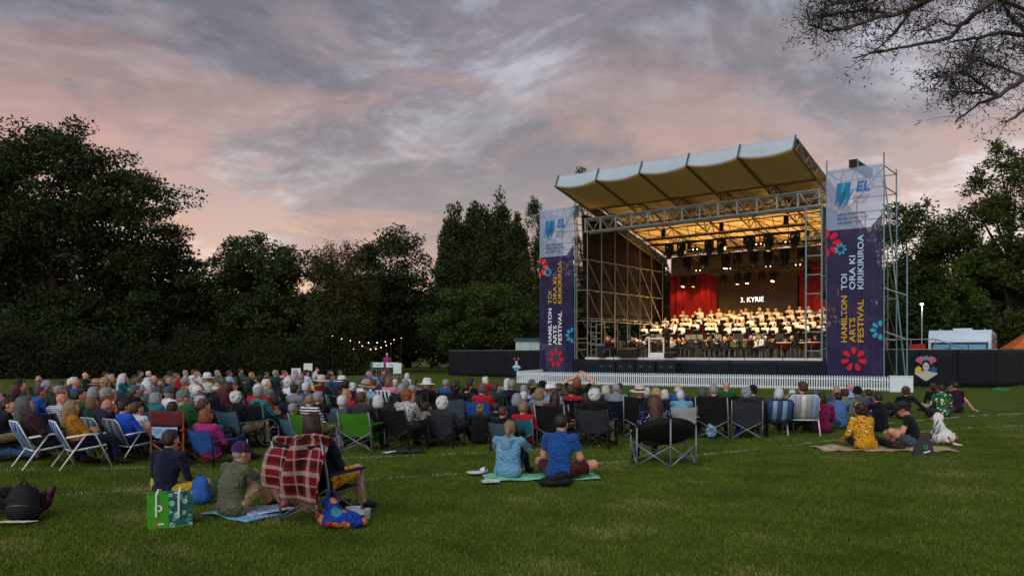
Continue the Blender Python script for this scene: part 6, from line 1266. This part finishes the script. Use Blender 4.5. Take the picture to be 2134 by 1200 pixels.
# --- man in olive shirt with cap
p = G(482, 1078); o = person(hero('knees', 0, 1.15), p, fc(p, -.25), 'short', 'grey', 'olive', 'tan', legs=False, hat='cap', hatc='purple', bandc='navy', scale=.94, label='man in olive shirt and purple cap sitting on a blue blanket')
b_ = fabric_fold('picnic_blanket', 'pale blue folded blanket under the man in olive', 'blanket', p + Vector((.08, .10, -.02)), .72, .45, cloth('hoodie'), fc(p, -.2), .012, .02, 2); b_2 = fabric_fold('picnic_blanket', 'white printed blanket spread beside the man in olive', 'blanket', p + Vector((.30, .22, 0)), .42, .5, cloth('bluewhite'), fc(p, -.6), .012, .02, 3)
# --- dark-haired person in navy in the near camp chair with tartan blanket
p = G(672, 1080); rz = fc(p, -.05); person(hero('lap', 1, 1.3), p, rz, 'bob', 'dbrown', 'navy', 'shorts', legs=False, scale=1.07, label='broad person with dark brown hair and navy top seated under a tartan blanket')
e = camp_chair(p, rz, 'navy', 'tall', 'navy camp chair draped with a red tartan blanket', True, M_GTUBE, 1.04)
bl = empty('tartan_blanket', p, rz, 'red tartan blanket with fringe draped over the navy chair back', 'blanket'); MT = tartan('tartan_wool')
def drp(u, v):
    x = (u - .42) * .62; s_ = v * .86
    zt = .885 - .10 * max(0, -x - .2) + .02 * math.sin(x * 9)
    if s_ < .2: y, z = -.30 - s_ * .35 - .02, zt - .03 + .03 * math.sin(s_ / .2 * 3.14)
    else: q = s_ - .2; y, z = -.40 - .14 * math.sin(min(1, q * 2) * 1.57) + .10 * q - .065 * math.sin(x * 14 + 1 + 2 * q) - .03 * math.sin(x * 31 + q * 5), zt - .03 - q * (.72 + .25 * math.sin(x * 3.0 + .6))
    if x < -.2: y -= (-.2 - x) * .8 * min(1, s_ * 2.5); x -= .10 * min(1, s_ * 2.5)
    return (x, y, z)
me = uv_grid(drp, 36, 28); o = bpy.data.objects.new('cloth', me); link(o, bl); setm(o, [MT]); md = o.modifiers.new('s', 'SOLIDIFY'); md.thickness = .012
t = MB(); M_FR = mat('fringe_wool', '8a4a40', .9, .3, 30)
for i in range(34):
    a = Vector(drp((i + .5) / 34, 1.0)); t.tube([a, a + Vector((random.gauss(0, .006), -.004, -.05)), a + Vector((random.gauss(0, .012), .0, -.095))], .0035, 4)
t.build('fringe', M_FR, bl)
hb = empty('cloth_bag', G(708, 1100), R(20), 'slumped blue and red printed cloth bag beside the near chair', 'bag'); V, Fc, Fm = sdf_mesh([ell((0, 0, .09), (.21, .13, .09), 0), ell((-.08, .02, .19), (.09, .07, .12), 0, k=.05), ell((.13, -.02, .05), (.14, .10, .05), 0, k=.04)], .014, .012, 8)
link(bpy.data.objects.new('body', fast('bag_body', V, Fc, [pat_spots('bag_cloth', '1f3f9a', ['b3402c', 'd07a3c', '3a8aa0', '1f3f9a'], 9, .55)])), hb); MB().tube([(-.14, 0, .26), (-.12, .03, .36), (-.04, .03, .35), (-.02, .0, .25)], .012, 6).build('handle', cloth('royal'), hb, True)
cl_ = empty('food_box', G(742, 1078), R(20), 'white takeaway box lying open behind the plastic cup', 'box'); MB().box((0, 0, .055), (.15, .13, .035)).build('tray', M_BOARD, cl_); MB().box((-.02, .06, .085), (.15, .02, .05), Euler((R(30), 0, 0)).to_matrix()).build('lid', M_BOARD, cl_)
M_CUP = mat('clear_plastic', 'c9d0d0', .15, 0, spec=.6, trans=.6); cu = empty('plastic_cup', G(765, 1086), 0, 'clear plastic cup standing on the grass at the near chair', 'cup'); MB().lathe([(0, .02), (.030, .02), (.038, .13), (.041, .132), (.040, .125)], 20).build('cup_wall', M_CUP, cu, True); MB().lathe([(0, .055), (.0325, .055), (.031, .025), (0, .025)], 18).build('drink', mat('drink', 'a9aa98', .2, 0, trans=.4), cu, True)
# --- couple on the green rug
p = G(1058, 998); o = person(hero('knees', 1, 1.2), p, fc(p, .05), 'pony', 'sandy', 'hoodie', 'navy', scale=.97, label='person in a pale blue hoodie with a ponytail on the green rug')
V, Fc, Fm = sdf_mesh([cap((-.10, .03, .545), (0, -.075, .525), .045, .05, 0), cap((.10, .03, .545), (0, -.075, .525), .045, .05, 0), ell((0, -.085, .475), (.085, .045, .07), 0, k=.04)], .012, .003, 2); link(bpy.data.objects.new('hood', fast('hood', V, Fc, [cloth('hoodie')])), o)
p2 = G(1165, 1002); person(hero('cross', 0, 1.0), p2, fc(p2, -.08), 'crop', 'black', 'royal', 'wine', sleeve=False, legs=False, scale=1.08, label='man in a blue t-shirt and dark red shorts on the green rug')
M_RUG = pat_spots('green_rug', '7fc9a4', ['2f9a6a', '49b084', '9ad8ba'], 9, .45); fabric_fold('picnic_rug', 'green printed picnic rug under the couple', 'rug', G(1120, 998) + Vector((.05, .05, -.01)), 1.55, .55, M_RUG, R(6), .01, .03, 5)
pb_ = G(1160, 1014); hb = empty('shoulder_bag', pb_, R(5), 'flat black shoulder bag behind the man in blue', 'bag'); V, Fc, Fm = sdf_mesh([ell((0, 0, .07), (.22, .09, .07), 0), ell((-.1, 0, .06), (.13, .1, .06), 0), ell((.08, .02, .12), (.10, .06, .08), 0, k=.04)], .013, .008, 4); link(bpy.data.objects.new('body', fast('bag_body', V, Fc, [cmat('black')])), hb); MB().tube([(-.2, -.03, .06), (-.05, -.1, .12), (.15, -.06, .16), (.2, .0, .08)], .012, 6).build('strap', cmat('black'), hb, True)
pn = empty('folded_paper', G(1022, 1010), R(15), 'folded pale paper sheet at the corner of the green rug', 'paper'); MB().box((0, 0, .05), (.22, .13, .012)).build('lower_leaf', M_BOARD, pn); MB().box((.02, .01, .062), (.18, .11, .008), Euler((0, R(4), .1)).to_matrix()).build('upper_leaf', M_BOARD, pn)
pn = empty('paper_plate', G(991, 991), 0, 'white paper plate with a tipped paper cup left of the hoodie', 'plate'); MB().lathe([(0, .04), (.09, .04), (.125, .055), (.127, .052), (.09, .035)], 22).build('plate', M_BOARD, pn, True); o = MB().lathe([(0, -.05), (.03, -.05), (.038, .05), (.036, .05)], 16).build('paper_cup', M_BOARD, pn, True, loc=(.11, .04, .08)); o.rotation_euler = (R(80), 0, R(50))
# --- round moon chair and its sitter
p = G(1380, 968); rz = fc(p, .35); o = person(hero('lapR', 1, 1.15), p + Vector((-.14, .02, .03)), rz, 'long', 'brown', 'navydots', 'navy', label='person with long brown hair and spotted navy top in the round chair', scale=1.0); o.children[0].scale = (1.14, 1.05, 1.06)
e = empty('moon_chair', p, rz, 'black round padded chair on crossed grey legs, nearest right of centre', 'chair'); e.scale = (1.12,) * 3
MB().grid(lambda u, v: (lambda a, r: (r * math.cos(a) * .43, -.04 + r * math.sin(a) * .30 * (1.1 if math.sin(a) > 0 else 1.25), .27 + .02 + .13 * r ** 2.2 + (.23 * max(0, -math.sin(a)) * r ** 1.5)))(u * 6.2832, v), 36, 8).build('seat_dish', cmat('black'), e, True, thick=.03)
rim = [(.43 * math.cos(a), -.04 + .30 * math.sin(a) * (1.1 if math.sin(a) > 0 else 1.25), .43 + .23 * max(0, -math.sin(a))) for a in np.linspace(0, 6.2832, 33)]; MB().tube(rim, .018, 7, caps=False).build('rim_tube', cmat('black'), e, True)
lg = [(.40, -.22), (-.40, -.22), (.38, .22), (-.38, .22), (0, -.42)]
for (x, y) in lg: MB().tube([(x, y, 0), (x, y, .46 if y > 0 else (.53 if x else .66))], .013, 7).build('leg', M_GTUBE, e, True)
for a, b in ((0, 4), (1, 4), (0, 2), (1, 3), (2, 3)):
    (x0, y0), (x1, y1) = lg[a], lg[b]; MB().tube([(x0, y0, .03), (x1, y1, .30)], .010, 6).build('cross_brace', M_GTUBE, e, True); MB().tube([(x1, y1, .03), (x0, y0, .30)], .010, 6).build('cross_brace', M_GTUBE, e, True)
# --- couple with dog at the right
p = G(1803, 938); o = person(hero('sidesit', 1, 1.2), p, fc(p, .5), 'curly', 'dbrown', 'floral', 'black', scale=1.04, label='person in yellow floral blouse and black trousers on the tan blanket'); hd = POSE['sidesit']['head']
MB().tube([(.098 * math.cos(a), hd[1] * 0 - .02 + .03 * math.sin(a), .075 + .055 * math.sin(a) + .0) for a in np.linspace(.1, 3.04, 12)], .014, 6).build('hair_band', cloth('yellow'), o, True, loc=hd)
t = MB()
for i in range(22): a = math.pi * (.95 + 1.15 * i / 21); x, y = .20 * math.cos(a), .155 * math.sin(a); t.tube([(x, y, .17), (x * 1.05, y * 1.06, .06)], .005, 4)
t.build('fringe', cloth('yellow'), o)
p2 = G(1905, 936); rz2 = R(62); person(hero('phone', 0, 1.05), p2, rz2, 'short', 'black', 'black', 'slate', sleeve=False, legs=False, hat='wide', hatc='charcoal', bandc='black', scale=1.02, label='man in black t-shirt and dark brimmed hat looking down on the tan blanket')
fabric_fold('picnic_blanket', 'crumpled tan blanket under the couple by the dog', 'blanket', (p + p2) / 2 + Vector((-.10, .05, -.02)), 2.3, .72, pat_spots('tan_blanket', 'b99a80', ['c9ae96', 'a5663f', 'd0bda8'], 5, .35), R(-2), .018, .05, 9)
tb = empty('tote_bag', G(1922, 949), R(-8), 'dark grey tote bag with green ring print in front of the man in the hat', 'bag'); M_TOTE = cmat('charcoal'); tb.scale = (.82, .82, .82); MB().add([(-.20, -.05, 0), (.24, -.05, 0), (.24, .06, 0), (-.20, .06, 0), (-.06, -.01, .36), (.12, -.01, .40), (.12, .03, .40), (-.06, .03, .36)], [(0, 1, 5, 4), (1, 2, 6, 5), (2, 3, 7, 6), (3, 0, 4, 7), (4, 5, 6, 7), (0, 3, 2, 1)]).build('body', M_TOTE, tb)
MB().lathe([(.025, 0), (.045, 0), (.045, .004), (.025, .004)], 18).build('printed_ring', mat('ink_green', '1f8a5a', .6, 0), tb, loc=(.05, -.045, .18)).rotation_euler = (R(84), 0, 0); MB().box((.07, -.055, .085), (.13, .004, .022), Euler((0, R(-18), 0)).to_matrix()).build('printed_bar', M_INK['white'], tb); MB().tube([(0, 0, .36), (.01, .0, .44), (.06, .0, .45), (.08, 0, .38)], .008, 5).build('handle', M_TOTE, tb)
def m_dog():
    m, t, b, v = pat_base('dog_coat'); f = t.noise(v, 5.5, 2, .5, .3); t.link(t.ramp(f, [(.56, lin('d8d6d0')), (.58, lin('7a4a2c'))]), b.inputs['Base Color']); bn = t.new('ShaderNodeBump'); bn.inputs['Strength'].default_value = .4; t.link(t.noise(v, 60, 3), bn.inputs['Height']); t.link(bn.outputs[0], b.inputs['Normal']); return m
dg = empty('dog', G(1970, 926), fc(G(1970, 926), -.15), 'white dog with brown patches lying with its back to us', 'dog'); pr = [ell((0, 0, .15), (.15, .16, .14), 0), ell((0, .22, .19), (.125, .20, .13), 0, k=.06), ell((0, .42, .24), (.12, .13, .15), 0, k=.06), cap((0, .46, .30), (0, .52, .44), .085, .07, 0, .04), ell((0, .55, .49), (.072, .085, .07), 0, k=.03), cap((0, .60, .47), (0, .70, .44), .045, .032, 0, .03)]
for s_ in (-1, 1): pr += [ell((.14 * s_, .04, .11), (.075, .15, .11), 0, k=.04), cap((.15 * s_, .12, .06), (.17 * s_, .26, .035), .04, .032, 0, .03), cap((.11 * s_, .46, .16), (.12 * s_, .50, .04), .05, .04, 0, .03), cap((.12 * s_, .50, .04), (.12 * s_, .72, .035), .038, .035, 0, .02), ell((.075 * s_, .53, .46), (.022, .045, .075), 0, k=.01)]
pr += [cap((0, -.14, .08), (.10, -.26, .04), .028, .02, 0, .02), cap((.10, -.26, .04), (.2, -.3, .03), .02, .012, 0, .02)]
V, Fc, Fm = sdf_mesh(pr, .012, .003, 6); link(bpy.data.objects.new('body', fast('dog_body', V, Fc, [m_dog()])), dg); MB().tube([(.13 * math.cos(a), .34 + .03 * math.sin(a), .21 + .135 * math.sin(a)) for a in np.linspace(0, 6.2832, 21)], .012, 6, caps=False).build('harness', cloth('steel'), dg, True)
MB().tube([(0, .33, .35), (-.10, .05, .26), (-.22, -.25, .06), (-.45, -.35, .04)], .008, 6).build('lead', cloth('steel'), dg, True)
# --- pair in striped lawn chairs, far left
SB = ['lblue', 'royal', 'lblue', 'royal', 'lblue', 'royal']
p = G(92, 972); rz = fc(p, -.25); lawn_chair(p, rz, SB, M_WTUBE, 'blue striped white-framed lawn chair at the left end', hb=.70); person(hero('recl', 0, 1.15), p + Vector((0, 0, -.01)), rz, 'long', 'dgrey', 'plumj', 'charcoal', scale=1.1, label='person with long grey hair and dark plum jacket in striped lawn chair')
p = G(172, 972); rz = fc(p, -.35); lawn_chair(p, rz, SB, M_WTUBE, 'blue striped white-framed lawn chair under the mustard jacket', hb=.70); person(hero('fold', 1, 1.1), p, rz, 'long', 'sandy', 'mustard', 'navy', scale=.98, label='person with long fair hair and mustard jacket in striped lawn chair')
# --- two people lying at the left edge
POSE['lie'] = pose(pel=(0, 0, .13), che=(0, -.28, .14), nek=(0, -.47, .16), head=(0, -.62, .19), hr=(1.2, 0, 0), shL=(-.18, -.44, .14), shR=(.18, -.44, .14), elL=(-.30, -.25, .07), elR=(.30, -.25, .07), wrL=(-.12, -.06, .26), wrR=(.12, -.06, .26), hipL=(-.09, .03, .12), hipR=(.09, .03, .12), knL=(-.10, .44, .24), knR=(.10, .44, .16), anL=(-.06, .84, .10), anR=(.08, .86, .09), toeL=(-.10, .90, .27), toeR=(.12, .92, .26))
p = G(-92, 1078); person(hero('lie', 0, 1.0), p, R(-86), 'short', 'brown', 'dgrey', 'black', shoe=mat('maroon_shoe', '3c1420', .4, .1), label='person in black lying on the grass with maroon shoes pointing up', scale=1.02)
backpack(G(48, 1088), R(10), 'black', 'round black backpack in front of the maroon shoes', .95)
nt = empty('woven_mat_edge', G(18, 1098), 0, 'pale straw edge of a mat at the lower left edge', 'mat'); t = MB(); [t.tube([(-.2 + .03 * i, 0, .045), (-.08 + .03 * i, .05 + .008 * (i % 3), .05)], .004, 4) for i in range(12)]; t.build('straw', cloth('cream'), nt)
p = G(-38, 962); person(hero('lie', 0, 1.0), p, R(-80), 'short', 'grey', 'denim', 'denim', shoe=mat('brown_boot', '4a2616', .5, .15), label='person in denim and brown boots lying at the left edge', scale=1.0)
# --- small belongings in the crowd
e = empty('bottle_cooler', G(513, 962), 0, 'white skittle-shaped bottle bag with black bands', 'bottle'); MB().lathe([(0, .02), (.055, .02), (.066, .08), (.062, .18), (.042, .25), (.026, .30), (.024, .35), (0, .355)], 20).build('bottle_body', M_BOARD, e, True)
for z in (.17, .20, .23): MB().lathe([(.0645 - .9 * max(0, z - .18) * .33, z), (.066 - .9 * max(0, z - .18) * .33, z + .005), (.0645 - .9 * max(0, z - .18) * .33, z + .01)], 20).build('band', M_BLACK, e, True)
fabric_fold('black_jacket', 'black jacket dropped on the grass behind the green chair', 'jacket', G(850, 944), .55, .25, cloth('black'), .1, .04, .03, 11); fabric_fold('white_cloth', 'small white cloth lying beside the black jacket', 'cloth', G(812, 945), .20, .16, cloth('white'), .4, .03, .03, 12)
backpack(G(1200, 912), R(40), 'turq', 'turquoise backpack on the grass among the black chairs', .7); backpack(G(705, 935), R(70), 'lilac', 'lilac patterned bag between the two green chairs', .62)
db = empty('drawstring_bag', G(1482, 915) + Vector((0, -.02, 0)), .2, 'pale blue bag hanging from the black chair back', 'bag'); V, Fc, Fm = sdf_mesh([ell((0, 0, .16), (.12, .04, .12), 0), ell((0, 0, .26), (.07, .03, .12), 0, k=.05)], .013, .008, 2); link(bpy.data.objects.new('body', fast('bag_body', V, Fc, [cloth('lblue')])), db)
for s_ in (-1, 1): MB().tube([(.05 * s_, 0, .34), (.015 * s_, 0, .62)], .006, 5).build('cord', cloth('lblue'), db)
bt_ = empty('water_bottle', G(1536, 911), 0, 'dark blue water bottle under the charcoal chair', 'bottle'); MB().lathe([(0, .01), (.04, .01), (.042, .17), (.025, .2), (.022, .23), (0, .235)], 16).build('bottle_body', cloth('bblue'), bt_, True); MB().lathe([(0, .23), (.024, .23), (.024, .26), (0, .26)], 12).build('bottle_cap', M_BLACK, bt_, True)
